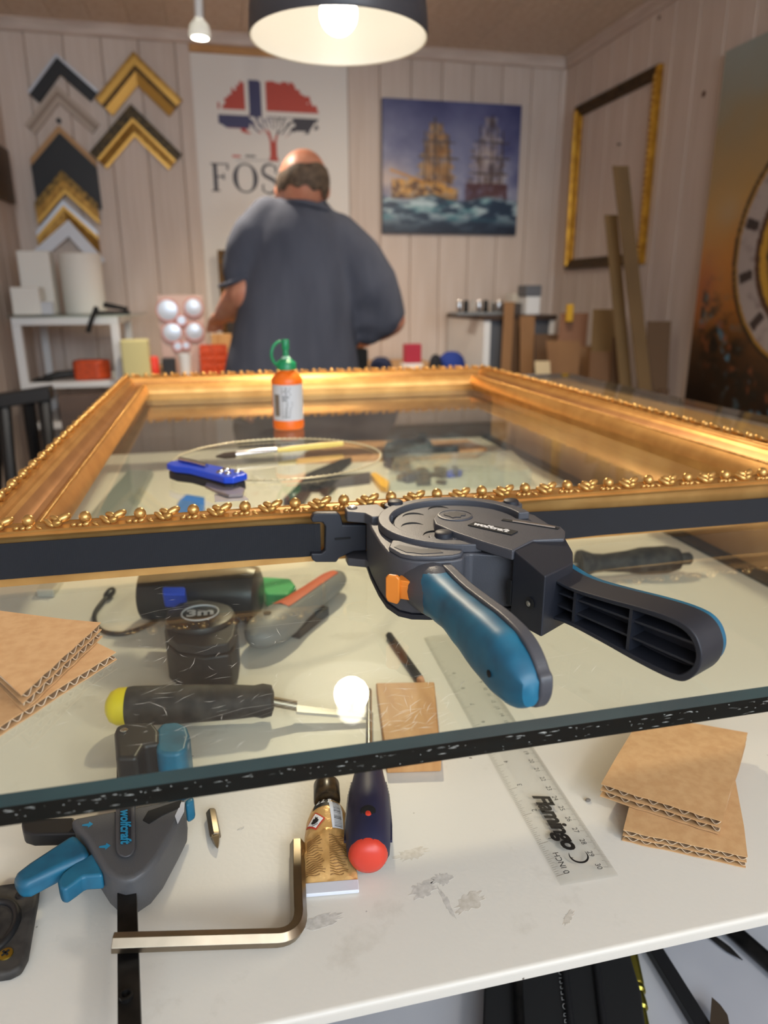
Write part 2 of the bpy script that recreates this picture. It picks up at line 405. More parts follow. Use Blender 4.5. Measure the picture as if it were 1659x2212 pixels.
# cornices
cs = [(0, 0), (0.010, 0), (0.016, 0.006), (0.020, 0.020), (0.020, 0.034), (0.026, 0.044), (0.026, 0.0565), (0, 0.0565)]
def cornice(name, O, U, V, N, ln):
    return struct(MB().fprism([(a, b) for a, b in cs], O, U, V, N, 0, ln), name, M_trim)
cornice('trim_1', (XL, YB-.0005, ZC-.058), -Y3, Z3, X3, XR-XL)
cornice('trim_2', (XR-.0005, YF, ZC-.058), -X3, Z3, Y3, YB-YF-.036)
cornice('trim_3', (XL+.0005, YF, ZC-.058), X3, Z3, Y3, YB-YF-.036)
# shop window wall behind the camera (daylight comes in here)
wf = MB(); wf.box(XL-.1, -.65, YF-.1, YF, 0, ZC+.1); wf.box(1.55, XR+.1, YF-.1, YF, 0, ZC+.1); wf.box(-.65, 1.55, YF-.1, YF, 0, .8); wf.box(-.65, 1.55, YF-.1, YF, 2.08, ZC+.1)
struct(wf, 'wall_front', M_pine)
wn = MB()
for a, b in ((-.65, -.60), (.42, .48), (1.50, 1.55)): wn.box(a, b, YF-.07, YF-.03, .8, 2.08)
wn.box(-.60, 1.50, YF-.07, YF-.03, .8, .85); wn.box(-.60, 1.50, YF-.07, YF-.03, 2.03, 2.08)
struct(wn, 'window_1', M_white)
# knots in the boards
kn = [(1520, 203), (1428, 40), (1340, 312)]

# ------------------------------------------------------------------ pendant lamp
LC = Vector((0.205, 1.165, 0)); LR = 0.127; LZR = CAMZ + 0.352
lamp = thing('pendant_lamp', 'dark bell-shaped pendant lamp with white inside hanging over the counter', 'lamp', (LC.x, LC.y, LZR))
out = [(LR, 0), (LR+.0012, 0.002), (LR*.995, .03), (LR*.96, .065), (LR*.86, .10), (LR*.66, .135), (LR*.38, .158), (.032, .168), (.030, .20), (.012, .215)]
inn = [(.028, .160), (LR*.36, .152), (LR*.64, .129), (LR*.84, .096), (LR*.94, .064), (LR*.975, .03), (LR*.982, .001), (LR, 0)]
def shell(prof, n=64):
    mb = MB(); rings = [[(LC.x + r*math.cos(2*math.pi*i/n), LC.y + r*math.sin(2*math.pi*i/n), LZR + h) for i in range(n)] for r, h in prof]
    return mb.loft(rings, cap=False)
shell(out).build('shade', M_lampdark, lamp, smooth=40)
shell(inn).build('shade_lining', M_lampwhite, lamp, smooth=40)
MB().lathe([(.0175, .160), (.0175, .120), (.02, .118), (.02, .085), (.014, .080), (.014, .056)], (LC.x, LC.y, LZR), Z3, 20).build('socket', M_lampwhite, lamp, smooth=40)
M_bulb = mat('bulb_glow', (1,1,1,1), 0.4, emit=(1.0, 0.92, 0.80, 1), estr=9)
MB().ball((LC.x, LC.y, LZR+.032), (.027, .027, .028), 24, 14).build('bulb', M_bulb, lamp, smooth=60)
MB().tube([(LC.x, LC.y, LZR+.2), (LC.x, LC.y, ZC-.012)], .003).build('cord', M_black, lamp, smooth=60)
MB().lathe([(.045, 0), (.045, .012), (.03, .018)], (LC.x, LC.y, ZC-.02), Z3).build('ceiling_rose', M_lampdark, lamp, smooth=40)
lk = bpy.data.lights.new('lamp_light', 'SPOT'); lk.energy = 22; lk.color = (1.0, 0.84, 0.62); lk.shadow_soft_size = 0.030; lk.spot_size = math.radians(165); lk.spot_blend = 0.35
lo = bpy.data.objects.new('lamp_light', lk); C.objects.link(lo); lo.parent = lamp; lo.location = (0, 0, .001)
# small print on the shade lining
mk = MB()
for k in range(3):
    p = Vector((LC.x + .083, LC.y - .076, LZR + .031 + k*.006)); d = Vector((.083, -.076, 0)).normalized(); t = d.cross(Z3)
    mk.obox(p + d*(.0035 - k*.0006) - d*.004, t, Z3, d, .011 - .002*k, .0011, .0006)
mk.build('rating_print', M_inkg, lamp)

# ceiling spotlight
sp = ay(432, 82, 2.55)
spot = thing('ceiling_spotlight', 'small white ceiling spotlight above the shop banner', 'spotlight', (sp.x, sp.y, sp.z))
ax_ = Vector((0.03, -0.02, 1)).normalized()
MB().lathe([(.0, .0), (.030, .0), (.033, .004), (.030, .03), (.018, .045), (.014, .05)], sp, ax_, 24).build('lamp_head', M_frost, spot, smooth=40)
MB().lathe([(.0, .0), (.024, .0), (.024, .001), (0, .001)], sp - ax_*.0015, ax_, 20).build('bulb_face', mat('spot_glow', (1,1,1,1), .4, emit=(1, .93, .78, 1), estr=14), spot, smooth=40)
MB().lathe([(.013, .05), (.013, .13), (.018, .135), (.018, .15)], sp, ax_, 16).build('stem', M_white, spot, smooth=40)
MB().box(sp.x-.015, sp.x+.02, sp.y-.02, sp.y+.02, sp.z+.14, ZC+.001).build('mount', M_white, spot, bevel=.003)
def spotlight(loc, target, power, colr, size, blend=.6, r=.025, parent=None):
    l = bpy.data.lights.new('spot_beam', 'SPOT'); l.energy = power; l.color = colr; l.spot_size = math.radians(size); l.spot_blend = blend; l.shadow_soft_size = r
    o = bpy.data.objects.new('spot_beam', l); C.objects.link(o)
    q = (Vector(target) - Vector(loc)).to_track_quat('-Z', 'Y').to_euler(); o.rotation_euler = q
    if parent: o.parent = parent; o.location = Vector(loc) - ORG[parent.name]
    else: o.location = loc
    return o
spotlight(sp - ax_*.006, sp + Vector((.28, .30, -1.2)), 62, (1.0, 0.88, 0.72), 110, 1.0, parent=spot)
# added glowing globe behind the camera, lifts the ambient and ceiling light
gl_ = thing('globe_lamp', 'round white glass globe lamp hanging near the shop window', 'lamp', (.75, -.55, 1.49))
MB().ball((.75, -.55, 1.58), .09, 28, 18).build('globe', mat('globe_glow', (1,1,1,1), .4, emit=(1.0, .94, .86, 1), estr=46), gl_, smooth=60)
MB().lathe([(.03, 0), (.03, .03), (.005, .04), (.005, ZC-1.661)], (.75, -.55, 1.662), Z3, 16).build('stem', M_white, gl_, smooth=40)
# two added ceiling spotlights out of view, put in to brighten the room
for k, (x_, y_, pw, tg) in enumerate(((0.95, 2.00, 52, (.72, 3.45, 0.75)), (-.35, .9, 12, (0.0, 2.4, 1.0)))):
    t_ = thing('ceiling_spotlight', ['white ceiling spotlight beside the pendant, outside the picture to the right', 'white ceiling spotlight outside the picture to the left'][k], 'spotlight', (x_, y_, ZC-.14))
    p_ = Vector((x_, y_, ZC-.14))
    MB().lathe([(.0, .0), (.030, .0), (.033, .004), (.030, .03), (.018, .045), (.014, .05)], p_, Z3, 24).build('lamp_head', M_white, t_, smooth=40)
    MB().lathe([(.013, .05), (.013, .139)], p_, Z3, 16).build('stem', M_white, t_, smooth=40)
    spotlight(p_ - Z3*.006, tg, pw, (1.0, 0.86, 0.68), [90, 120][k], 1.0, parent=t_)
# ------------------------------------------------------------------ display counter
CX0, CX1, CY0, CY1 = -0.168, 0.625, 0.253, 1.57
case = thing('display_counter', 'white glass-topped display counter with open front shelves', 'counter', (0, CY0, 0))
def shelf_board(name, z, th, y0, r=.004, mt=None):
    mb = MB(); sec = [(CY1, z-th), (CY1, z), (y0+r, z)] + [(y0 + r - r*math.sin(a), z - r + r*math.cos(a)) for a in [math.pi/2*i/5 for i in range(1, 6)]] + [(y0, z-th)]
    mb.loft([[(xx, yy, zz) for yy, zz in sec] for xx in (-.30, .596)])
    return mb.build(name, mt or M_shelf, case, smooth=30)
shelf_board('shelf', SZ, .007, CY0-.0015, .0025)
shelf_board('shelf', LZ, .024, CY0-.06, .004, mat('grey_laminate', col(184,184,188), .45, c2=col(172,172,178), vscale=9))  # shade on the lower shelf is put into its grey base colour
MB().box(.5962, .6218, CY0-.05, CY1, .55, SZ+.004).build('side_rail', mat('dark_rail', col(52,48,44), .4, c2=col(34,32,30), vscale=60), case, bevel=.002)
MB().box(.622, .80, CY0-.05, CY1, 0, GZ-.0125).build('side_panel', M_wood, case)
MB().box(-.316, -.3002, CY0-.02, CY1, 0, SZ-.001).build('side_panel', M_white, case)
MB().box(-.316, .622, CY1+.0005, CY1+.02, 0, GZ-.0125).build('back_panel', M_wood2, case)
MB().box(-.2998, .596, CY0, CY1-.001, .02, .06).build('plinth', M_white, case)

# paint stains and scuffs on the shelf
rst = random.Random(21)
M_stain = mat('dried_glue', col(194,187,174), .5, c2=col(212,206,196), vscale=300)
M_scuff = mat('grey_scuff', col(208,204,197), .6, c2=col(186,182,175), vscale=350)
for (px, py, rx_, ry_, rot_, mt) in ((890,1845,.0125,.0050,.1,M_stain), (915,1922,.0095,.0060,.4,M_scuff), (1015,1950,.0115,.0055,.5,M_stain), (955,1900,.0070,.0050,0,M_scuff), (1228,1982,.0065,.0022,.7,M_stain), (690,1990,.0140,.0050,.1,M_scuff), (965,1950,.0018,.0120,.1,M_scuff), (520,1790,.0025,.0012,.4,M_scuff)):
    c = s(px, py); P_ = []
    for i in range(40):
        a = 2*math.pi*i/40; r = rst.uniform(.55, 1.08); x_, y_ = rx_*r*math.cos(a), ry_*r*math.sin(a)
        P_.append((c.x + x_*math.cos(rot_)-y_*math.sin(rot_), c.y + x_*math.sin(rot_)+y_*math.cos(rot_)))
    MB().prism(P_, SZ+.00002, SZ+.00012).build('stain', mt, case)
# glass top
gt = thing('glass_tabletop', 'thick scratched glass sheet with dark green edge lying on the counter', 'glass sheet', (0, CY0, GZ-.012))
gx0, gx1, gy0, gy1, th, ch = CX0, .82, .2515, CY1+.02, .0118, .0034
mb = MB()
V = [(gx0,gy0+ch,GZ),(gx1,gy0+ch,GZ),(gx1,gy1,GZ),(gx0,gy1,GZ),(gx0,gy0,GZ-ch),(gx1,gy0,GZ-ch),(gx0,gy0,GZ-th),(gx1,gy0,GZ-th),(gx1,gy1,GZ-th),(gx0,gy1,GZ-th)]
mb.cur = 0; mb.add(V, [(0,1,2,3)])
def more(fs, m): 
    for q in fs: mb.f.append(list(q)); mb.mi.append(m)
more([(4,5,1,0)], 2); more([(6,7,5,4), (7,8,2,1,5), (8,9,3,2), (9,6,4,0,3)], 3); more([(9,8,7,6)], 1)
mb.build('pane', [M_glass, M_glassb, M_edget, M_edge], gt)
sc = MB(); rs = random.Random(3)
def sliver(p, a, ln, w, z, bend=0):
    d = Vector((math.cos(a), math.sin(a), 0)); n = Vector((-d.y, d.x, 0)); m_ = p + d*ln*.5 + n*bend
    sc.add([(p.x,p.y,z), tuple(m_+n*w+Z3*(z-m_.z)), tuple(p+d*ln+Z3*(z-p.z)), tuple(m_-n*w+Z3*(z-m_.z))], [(0,3,2,1)])
for k in range(330):
    if k < 120: p = az(rs.gauss(860, 90), rs.gauss(1580, 50), GZ)
    elif k < 200: p = az(rs.gauss(420, 150), rs.gauss(1480, 80), GZ)
    else: p = az(rs.uniform(30, 1650), rs.uniform(1260, 1640), GZ)
    if p.y < gy0+.006: continue
    ln = rs.uniform(.002, .013); a = rs.choice([.5, .6, 2.6, .2, 2.9, 1.3])+rs.gauss(0, .3)
    if p.y+ln*math.sin(a) < gy0+.006: continue
    sliver(p, a, ln, rs.uniform(.00004, .00011), GZ+.00006, rs.uniform(-.0008, .0008))
for k in range(9):
    p = az(rs.uniform(0, 1100), rs.uniform(1300, 1600), GZ); sliver(p, rs.uniform(.0, .4), rs.uniform(.05, .13), .00004, GZ+.00006, rs.uniform(-.004, .004))
sc.build('scratch', M_scratch, gt, kind='stuff', fix=False)
se = MB()
for k in range(260):
    x_ = rs.uniform(-.15, .32); z_ = GZ - rs.choice([rs.uniform(.0047, .0062), rs.uniform(.0045, .0112)]); ln = rs.choice([.0005, .0008, .0012, .002, .004])
    se.add([(x_, gy0-.00008, z_), (x_+ln, gy0-.00008, z_+rs.uniform(-.0002,.0002)), (x_+ln*.6, gy0-.00008, z_+rs.uniform(.00006,.00016))], [(0,1,2)])
se.build('edge_chip', M_scratch, gt, kind='stuff', fix=False)

# ------------------------------------------------------------------ gold picture frame on the glass
FX0, FX1, FY0, FY1 = -.165, .532, .472, 1.392
fr = thing('picture_frame', 'large ornate gold picture frame lying flat on the glass counter', 'picture frame', (FX0, FY0, GZ))
prof = [(.002,0),(.002,.0065),(.007,.008),(.007,.031),(.001,.0325),(0,.0340),(.0015,.0352),(.0008,.0372),(.005,.0388),(.0115,.0388),(.0135,.0350),(.0165,.0345),
        (.0185,.0315),(.021,.0272),(.0245,.0240),(.0285,.0226),(.0315,.0235),(.0338,.0262),(.0352,.0284),(.0402,.0284),(.0425,.0242),(.0455,.0170),(.0460,.0125),(.036,.0115),(.036,0)]
def rail(side):
    if side == 'front': A = lambda w: (FX0+w, FY0+w); B = lambda w: (FX1-w, FY0+w)
    if side == 'back': A = lambda w: (FX1-w, FY1-w); B = lambda w: (FX0+w, FY1-w)
    if side == 'left': A = lambda w: (FX0+w, FY1-w); B = lambda w: (FX0+w, FY0+w)
    if side == 'right': A = lambda w: (FX1-w, FY0+w); B = lambda w: (FX1-w, FY1-w)
    return A, B
def pt(xy, z): return Vector((xy[0], xy[1], GZ + z))
# ornament meshes: one ball and one leafy scroll, local x along the rail, local y outwards
ob_ = MB(); ob_.ball((0, -.0005, .0034), (.0040, .0040, .0042), 12, 8)
ball_me = ob_.mesh('rosette', mats=[M_gold_orn], smooth=60)
os_ = MB()
for (cx, cy, cz, rx, ry, rz, a) in ((-.0042,.0020,.0020,.0050,.0018,.0020,.75), (.0012,.0036,.0020,.0036,.0026,.0026,.2), (.0048,-.0004,.0040,.0052,.0024,.0028,-.35), (-.0005,-.0010,.0034,.0044,.0020,.0024,.5),
        (.0110,.0040,.0004,.0022,.0016,.0014,.2), (.0150,.0042,.0002,.0018,.0015,.0013,0), (.0188,.0040,.0004,.0024,.0016,.0014,-.2), (-.0100,.0036,.0002,.0026,.0013,.0011,.5)):
    os_.ball((cx, cy, cz), (rx, ry, rz), 9, 6, Matrix.Rotation(a, 3, 'Z') @ Matrix.Rotation(.35 if cx < 0 else -.35, 3, 'Y'))
scroll_me = os_.mesh('scroll', mats=[M_gold_orn], smooth=60)
bead_me = MB().ball((0,0,0), .0016, 6, 4)
for side in ('front', 'left', 'right', 'back'):
    A, B = rail(side); mb = MB()
    mb.loft([[pt(A(w), z) for w, z in prof], [pt(B(w), z) for w, z in prof]])
    mb.mi = [1 if 12 <= (i % len(prof)) <= 17 and i < len(prof) else 0 for i in range(len(mb.f))]
    rl = mb.build('rail', [M_gold, M_gold_cove], fr, smooth=20)
    a = pt(A(.0062), .0386); b = pt(B(.0062), .0386); d = (b-a); L_ = d.length; d.normalize(); n = round(L_/.0348); st = L_/n
    ang = math.atan2(d.y, d.x)
    # outwards is to the right of travel for this winding (front rail travels +x, outside is -y)
    for k in range(n):
        c = a + d*(st*(k+.5))
        share('scroll', scroll_me, c + Z3*(-.0002), rl, (0, 0, ang), (1, -1, 1))
        share('rosette', ball_me, a + d*(st*(k+.02)) if k else a + d*.002, rl, (0, 0, ang), (1, -1, 1))
    bd = MB(); a = pt(A(.0378), .0288); b = pt(B(.0378), .0288); n = int((b-a).length/.0036)
    for k in range(n):
        c = a + (b-a)*((k+.5)/n)
        bd.add([Vector(v)+c for v in bead_me.v], bead_me.f)
    bd.build('bead_row', M_gold_orn, rl, smooth=60, kind='stuff', fix=False)
    rp = MB(); a = pt(A(.0118), .0388); b = pt(B(.0118), .0388); rp.tube([a, b], .0008, 6); rp.build('fillet', M_gold_orn, rl, smooth=60)
# ------------------------------------------------------------------ band clamp (the hero)
CC = Vector((.146, .4215)); 
bc = thing('band_clamp', 'charcoal band clamp with blue grip and navy strap tightened around the gold frame', 'clamp', (CC.x, CC.y, GZ))
def XY(px, py, h): p = g(px, py, h); return (p.x, p.y)
body = [(.0925,.455),(.0905,.430),(.0897,.402),(.0905,.384),(.0945,.3715),(.101,.3655),(.111,.3625),(.124,.3615),(.1305,.3635),(.1335,.3690),(.1375,.3702),(.158,.3610),(.182,.3640),(.1985,.381),(.2065,.402),(.2055,.432),(.192,.458),(.172,.4695),(.120,.4695),(.102,.464)]
MB().prism(body, GZ+.0035, GZ+.0362).build('housing', M_hous, bc, bevel=.0016, bseg=3)
foot = [(x+(x-CC.x)*.012, y+(y-CC.y)*.012) for x, y in body]; foot = [(x, min(y, .4699)) for x, y in foot]
MB().prism(foot, GZ+.0002, GZ+.0035).build('base_plate', M_housd, bc, bevel=.0006)
# raised front shoulder above the trigger
sh = [(.0915,.385),(.0955,.3722),(.1015,.3665),(.111,.3636),(.1235,.3626),(.1296,.3645),(.1322,.3690),(.1335,.377),(.116,.388),(.0965,.397)]
MB().prism(sh, GZ+.036, GZ+.0388).build('shoulder', M_hous, bc, bevel=.0012, bseg=3)
MB().prism([(.0945,.3835),(.099,.3735),(.1075,.3685),(.1195,.3675),(.1185,.3735),(.108,.3765),(.0985,.3865)], GZ+.0388, GZ+.0391).build('rating_plate', M_housd, bc)
# rim ring open at the lever side
R0, R1 = .0435, .0515
def arc(r, a0, a1, n=48): return [(CC.x + r*math.cos(math.radians(a0+(a1-a0)*i/(n-1))), CC.y + r*math.sin(math.radians(a0+(a1-a0)*i/(n-1)))) for i in range(n)]
ring = arc(R1, 2, 268) + arc(R0, 268, 2)
MB().prism(ring, GZ+.0362, GZ+.0415).build('rim', M_hous, bc, bevel=.0009, bseg=2)
# lobe with front rivet
lob = arc(R1+.001, 236, 268, 8) + [(CC.x+.002, CC.y-.0500), (CC.x+.0010, CC.y-.0432)] + arc(R0-.003, 262, 236, 5)
lx, ly = .1265, .3895
MB().prism(circ(lx, ly, .0088, 22), GZ+.0362, GZ+.0412).build('rivet_boss', M_hous, bc, bevel=.0008)
MB().prism([(.128,.3815),(.1495,.3715),(.1515,.377),(.1405,.380),(.136,.386),(.130,.392)], GZ+.0362, GZ+.0408).build('boss_ear', M_hous, bc, bevel=.0008)
for (x, y, zz) in ((lx, ly, .0412), (.1155, .4650, .0362), (.1945, .4480, .0362)):
    if zz < .04: MB().prism(circ(x, y, .0078, 20), GZ+.0300, GZ+.0405).build('rivet_boss', M_hous, bc, bevel=.0006)
    MB().lathe([(0, .003), (.0044, .003), (.0052, .0024), (.0054, 0)][::-1], (x, y, GZ+max(zz, .0403)), Z3, 24).build('rivet', M_housd, bc, smooth=40)
# sunk disc face with crescent ridges
MB().prism(circ(CC.x, CC.y, .0412, 64), GZ+.036, GZ+.0382).build('disc', M_hous, bc, bevel=.0006)
cr = MB()
for k, a in enumerate((95, 142, 184, 226, 268)):
    cx, cy = CC.x + .030*math.cos(math.radians(a)), CC.y + .030*math.sin(math.radians(a))
    cr = MB(); cr.tube([(cx + .0078*math.cos(math.radians(t)), cy + .0078*math.sin(math.radians(t)), GZ+.0383) for t in range(20, 165, 12)], [.0001+.0007*math.sin(math.pi*i/12) for i in range(13)], 6)
    cr.build('crescent_groove', M_blackmatte, bc, smooth=60)
# lever plate
lev = [(940,1131),(936,1120),(942,1110),(960,1102),(985,1099),(1008,1101),(1024,1108),(1078,1121),(1104,1117),(1212,1137),(1221,1146),(1219,1163),(1152,1166),(1108,1189),(1048,1171),(985,1150)]
lev = [XY(a, b, .0445) for a, b in lev]
lp = MB().prism(lev, GZ+.0383, GZ+.0445).build('lever_plate', M_hous, bc, bevel=.0010, bseg=3)
pv = g(983, 1114, .0446)
MB().lathe([(.0112, -.0002), (.0112, .0006), (.0102, .0008), (.0102, .0004), (0, .0004)], pv, Z3, 36).build('pivot_cap', M_hous, lp, smooth=30)
# animal-head emblem on the pivot cap: a rounded snout shape with ears
em = [(-.0075,.001),(-.0058,.0042),(-.0040,.0028),(-.0018,.0042),(.0012,.0034),(.0035,.0046),(.0048,.0022),(.0078,.0006),(.0060,-.0022),(.0034,-.0018),(.0018,-.0040),(-.0016,-.0034),(-.0038,-.0042),(-.0048,-.0018)]
MB().prism([(pv.x+a*.95, pv.y+b*1.5) for a, b in em], pv.z+.0003, pv.z+.0009).build('emblem', M_housd, lp, bevel=.0002)
# name plate on lever
A_ = g(1018, 1131, .0446); B_ = g(1112, 1152, .0446); U_ = (B_-A_); ln_ = U_.length; U_.normalize(); V_ = Z3.cross(U_)
ce_ = g(1064, 1142, .0446)
MB().obox(ce_+Z3*.0002, U_, V_, Z3, .0150, .0042, .0003).build('name_plate', M_blackmatte, lp)
text('brand_lettering', 'wolfcraft', .0066, ce_ + Z3*.0006 - U_*.0128, U_, V_, M_pwhite, lp, offset=.0004, lift=.0001)
# slot with silver pin
P0, P1 = g(1085, 1123, .0446), g(1207, 1142, .0446); d_ = (P1-P0).normalized(); n_ = Z3.cross(d_)
MB().obox((P0+P1)/2+Z3*.0001, d_, n_, Z3, (P1-P0).length/2, .0018, .0003).build('pin_slot', M_blackmatte, lp, bevel=.0001)
Pm = g(1108, 1127, .0446); MB().tube([Pm+Z3*.0003, P1-d_*.002+Z3*.0003], .0011, 10).build('pin', M_silver, lp, smooth=60)
# bracket carrying the lever handle
br0 = [XY(1110,1190,.0400), XY(1176,1246,.0400), XY(1240,1222,.0400), XY(1243,1185,.0400), XY(1218,1152,.0445), XY(1150,1160,.0445)]
brt = [XY(1109,1188,.0440), XY(1178,1243,.0375), XY(1238,1214,.0375), XY(1238,1190,.040), XY(1218,1158,.0440), XY(1150,1164,.0440)]
mbk = MB(); zt = [.0440, .0370, .0370, .039, .0440, .0440]
brb = [(p[0], p[1]) for p in brt]
nb = len(brt)
mbk.add([(p[0], p[1], GZ+.0012) for p in brb] + [(p[0], p[1], GZ+z) for p, z in zip(brt, zt)], [tuple(range(nb))[::-1]] + [(i, (i+1) % nb, nb+(i+1) % nb, nb+i) for i in range(nb)] + [(nb, nb+1, nb+5), (nb+1, nb+2, nb+5), (nb+2, nb+4, nb+5), (nb+2, nb+3, nb+4)])
mbk.build('lever_bracket', M_housd, bc, bevel=.0010)
pz = ay(1157, 1258, ( brt[0][1]+brt[1][1])/2+.006)
fa = Vector((brt[0][0], brt[0][1], 0)); fb = Vector((brt[1][0], brt[1][1], 0)); fd = (fb-fa).normalized(); fn = Vector((fd.y, -fd.x, 0))
if fn.x > 0: fn = -fn
q = fa + (fb-fa)*.62 + Z3*(GZ+.018)
MB().lathe([(0, .0), (.0030, .0), (.0034, .0006)], q + fn*.0001, fn, 18).build('pivot_screw', M_black, bc, smooth=40)
MB().lathe([(.0, .0004), (.0013, .0006), (.0017, .0012), (0, .0014)], q + fn*.0006, fn, 10).build('screw_head', M_silver, bc, smooth=40)
q2 = fa + (fb-fa)*-.06 + Z3*(GZ+.018); MB().obox(q2+fn*.0002, fd, Z3, fn, .0016, .0075, .0004).build('gap', M_blackmatte, bc)

# lever handle: open ribbed channel on the visible side, blue pad on the other
h0 = g(1186, 1272, .0195); h1 = g(1540, 1412, .0195); d = h1 - h0; d.z = 0; HL = d.length; d.normalize(); nl = Vector((d.y, -d.x, 0))
if nl.x > 0: nl = -nl
def outline(off):
    up = [(0, .0150), (.12, .0118), (.25, .0108), (.45, .0122), (.65, .0142), (.80, .0150), (.90, .0140), (.955, .0108), (.985, .0062), (1.0, 0)]
    lo = [(.985, -.0072), (.95, -.0125), (.90, -.0155), (.80, -.0160), (.65, -.0150), (.45, -.0128), (.25, -.0112), (.12, -.0118), (0, -.0150)]
    P = []
    for a, b in sm2(up[:9] + [(.998, .002), (.998, -.0025)] + lo, 4):
        x_ = a*HL; 
        k = 1 - off/.0155
        x_ = off*1.2 + (x_)*(1 - 2.2*off/HL); P.append((x_, b*k))
    return P
oo, ii = outline(0), outline(.0030)
hn = MB(); n = len(oo); TH = .0100
def hp(a, b, t): return h0 + d*a + Z3*b + nl*t
for t in (TH, -TH): pass
P = [hp(a, b, TH) for a, b in oo] + [hp(a, b, TH) for a, b in ii] + [hp(a, b, -.003) for a, b in ii] + [hp(a, b, -TH) for a, b in oo]
F_ = []
for i in range(n):
    j = (i+1) % n
    F_ += [(i, j, n+j, n+i), (n+i, n+j, 2*n+j, 2*n+i), (i, 3*n+i, 3*n+j, j)]
F_ += [tuple(range(2*n, 3*n)), tuple(range(3*n, 4*n))[::-1]]
hn.add(P, F_); hd = hn.build('lever_handle', M_housd, bc, bevel=.0007)
for a0, a1, zz in ((.05, .97, .0046), (.05, .97, -.0046)):
    mb = MB()
    mb.loft([[hp(a*HL, zz*(0.75+.4*a)+e1, t) for e1, t in ((-.0008, -.003), (.0008, -.003), (.0006, .0072), (-.0006, .0072))] for a in (a0, a1)])
    mb.build('rib', M_housd, hd)
for a in (.25, .60):
    w = .0098 if a < .4 else .0122
    mb = MB(); mb.obox(hp(a*HL, 0, .0028), d, Z3, nl, .0009, w, .0058); mb.build('cross_rib', M_housd, hd)
    for zz in (.0046, -.0046): MB().lathe([(.0015, 0), (.0015, .0108), (0, .0110)], hp(a*HL, zz*(0.75+.4*a), -.003), nl, 10).build('pin_mark', M_housd, hd, smooth=40)
bp = MB(); sec = [(a, b) for a, b in outline(.0006)]
bp.loft([[hp(a, b, -TH-.0001) for a, b in sec], [hp(a, b, -TH-.004) for a, b in outline(.0010)], [hp(a, b, -TH-.0065) for a, b in outline(.0035)]])
bp.build('grip_pad', M_blue, hd, smooth=35)

# fixed grip: blue rubber with charcoal spine
k0 = g(952, 1284, .021); k1 = g(1149, 1478, .021); e = k1 - k0; e.z = 0; KL = e.length; e.normalize(); nr = Vector((-e.y, e.x, 0))
if nr.x < 0: nr = -nr
def gprof(a):   # half height up, half height down, half width
    T = [(-.06, .0130, .0150, .0120), (.08, .0120, .0130, .0108), (.22, .0118, .0120, .0100), (.40, .0128, .0140, .0104), (.60, .0140, .0165, .0110), (.76, .0138, .0178, .0104), (.88, .0105, .0172, .0090), (.95, .0060, .0150, .0070), (1.0, .0005, .0110, .0045)]
    for (a0, *p), (a1, *q) in zip(T, T[1:]):
        if a <= a1:
            t = (a-a0)/(a1-a0); t = t*t*(3-2*t) if a < .9 else t
            return [x*(1-t)+y*t for x, y in zip(p, q)]
    return T[-1][1:]
rings = []
for i in range(33):
    a = -.06 + 1.06*i/32; u_, dn, w = gprof(a); c = k0 + e*(a*KL)
    ring_ = []
    for k in range(28):
        t = 2*math.pi*k/28; cx, sx = math.cos(t), math.sin(t)
        cx = math.copysign(abs(cx)**.75, cx); sx = math.copysign(abs(sx)**.75, sx)
        ring_.append(c + nr*(cx*w) + Z3*(sx*(u_ if sx > 0 else dn)))
    rings.append(ring_)
gr = MB().loft(rings).build('grip', M_blue, bc, smooth=50)
spn = [( -.10, .0142)] + [(a, gprof(a)[0]+.0016) for a in (.0, .1, .2, .3, .4, .5, .6, .7, .8, .88, .94, .98)] + [(1.010, .002), (1.014, -.006)] + [(a, -gprof(a)[1]-.0004) for a in (.98, .94, .88, .8, .7, .6, .5, .4, .3, .2, .1, .0)] + [(-.10, -.0150)]
spn = [spn[0]] + sm2(spn[1:-1], 3) + [spn[-1]]
MB().fprism([(a*KL, b) for a, b in spn], k0, e, Z3, nr, .0035, .0100).build('grip_spine', M_hous, bc, bevel=.0014, bseg=3)
hl = k0 + e*(.80*KL) - nr*.0102 + Z3*-.004
MB().lathe([(0, 0), (.0016, 0), (.0018, .0006), (0, .0009)], hl + nr*.0004, -nr, 12).build('lanyard_hole', M_blackmatte, bc, smooth=40)
# socket where the grip leaves the housing
MB().loft([[ (k0 + e*(a*KL) + nr*(math.cos(t)*w) + Z3*(math.sin(t)*hh-.001)) for t in [2*math.pi*k/24 for k in range(24)]] for a, w, hh in ((-.22, .0165, .0158), (-.10, .0152, .0154), (-.02, .0130, .0145), (.02, .0118, .0128))]).build('grip_socket', M_hous, bc, smooth=50)
# orange release trigger
o0 = g(843, 1272, .019); 
tv = Vector((-.55, -.84, 0)).normalized(); tu = Z3.cross(tv)
if tu.x < 0: tu = -tu
pc = ay(851, 1270, .3655)
tr = MB(); tr.fprism([(-.0030,-.0078),(.0030,-.0088),(.0042,-.006),(.0042,.0068),(.0026,.0086),(-.0028,.0086),(-.0042,.0066),(-.0042,-.0050)], pc, tu, Z3, tv, .0, .0030)
tg = tr.build('release_trigger', M_orange, bc, bevel=.0010, bseg=3)
MB().obox(pc + tu*.0060 - tv*.0050 - Z3*.0020, tu, Z3, tv, .0085, .0044, .0052).build('trigger_stem', M_orange, tg, bevel=.0008)
MB().obox(pc + tu*.0055 - tv*.0042 + Z3*.0030, tu, Z3, tv, .0045, .0022, .0042).build('trigger_step', M_orange, tg, bevel=.0008)

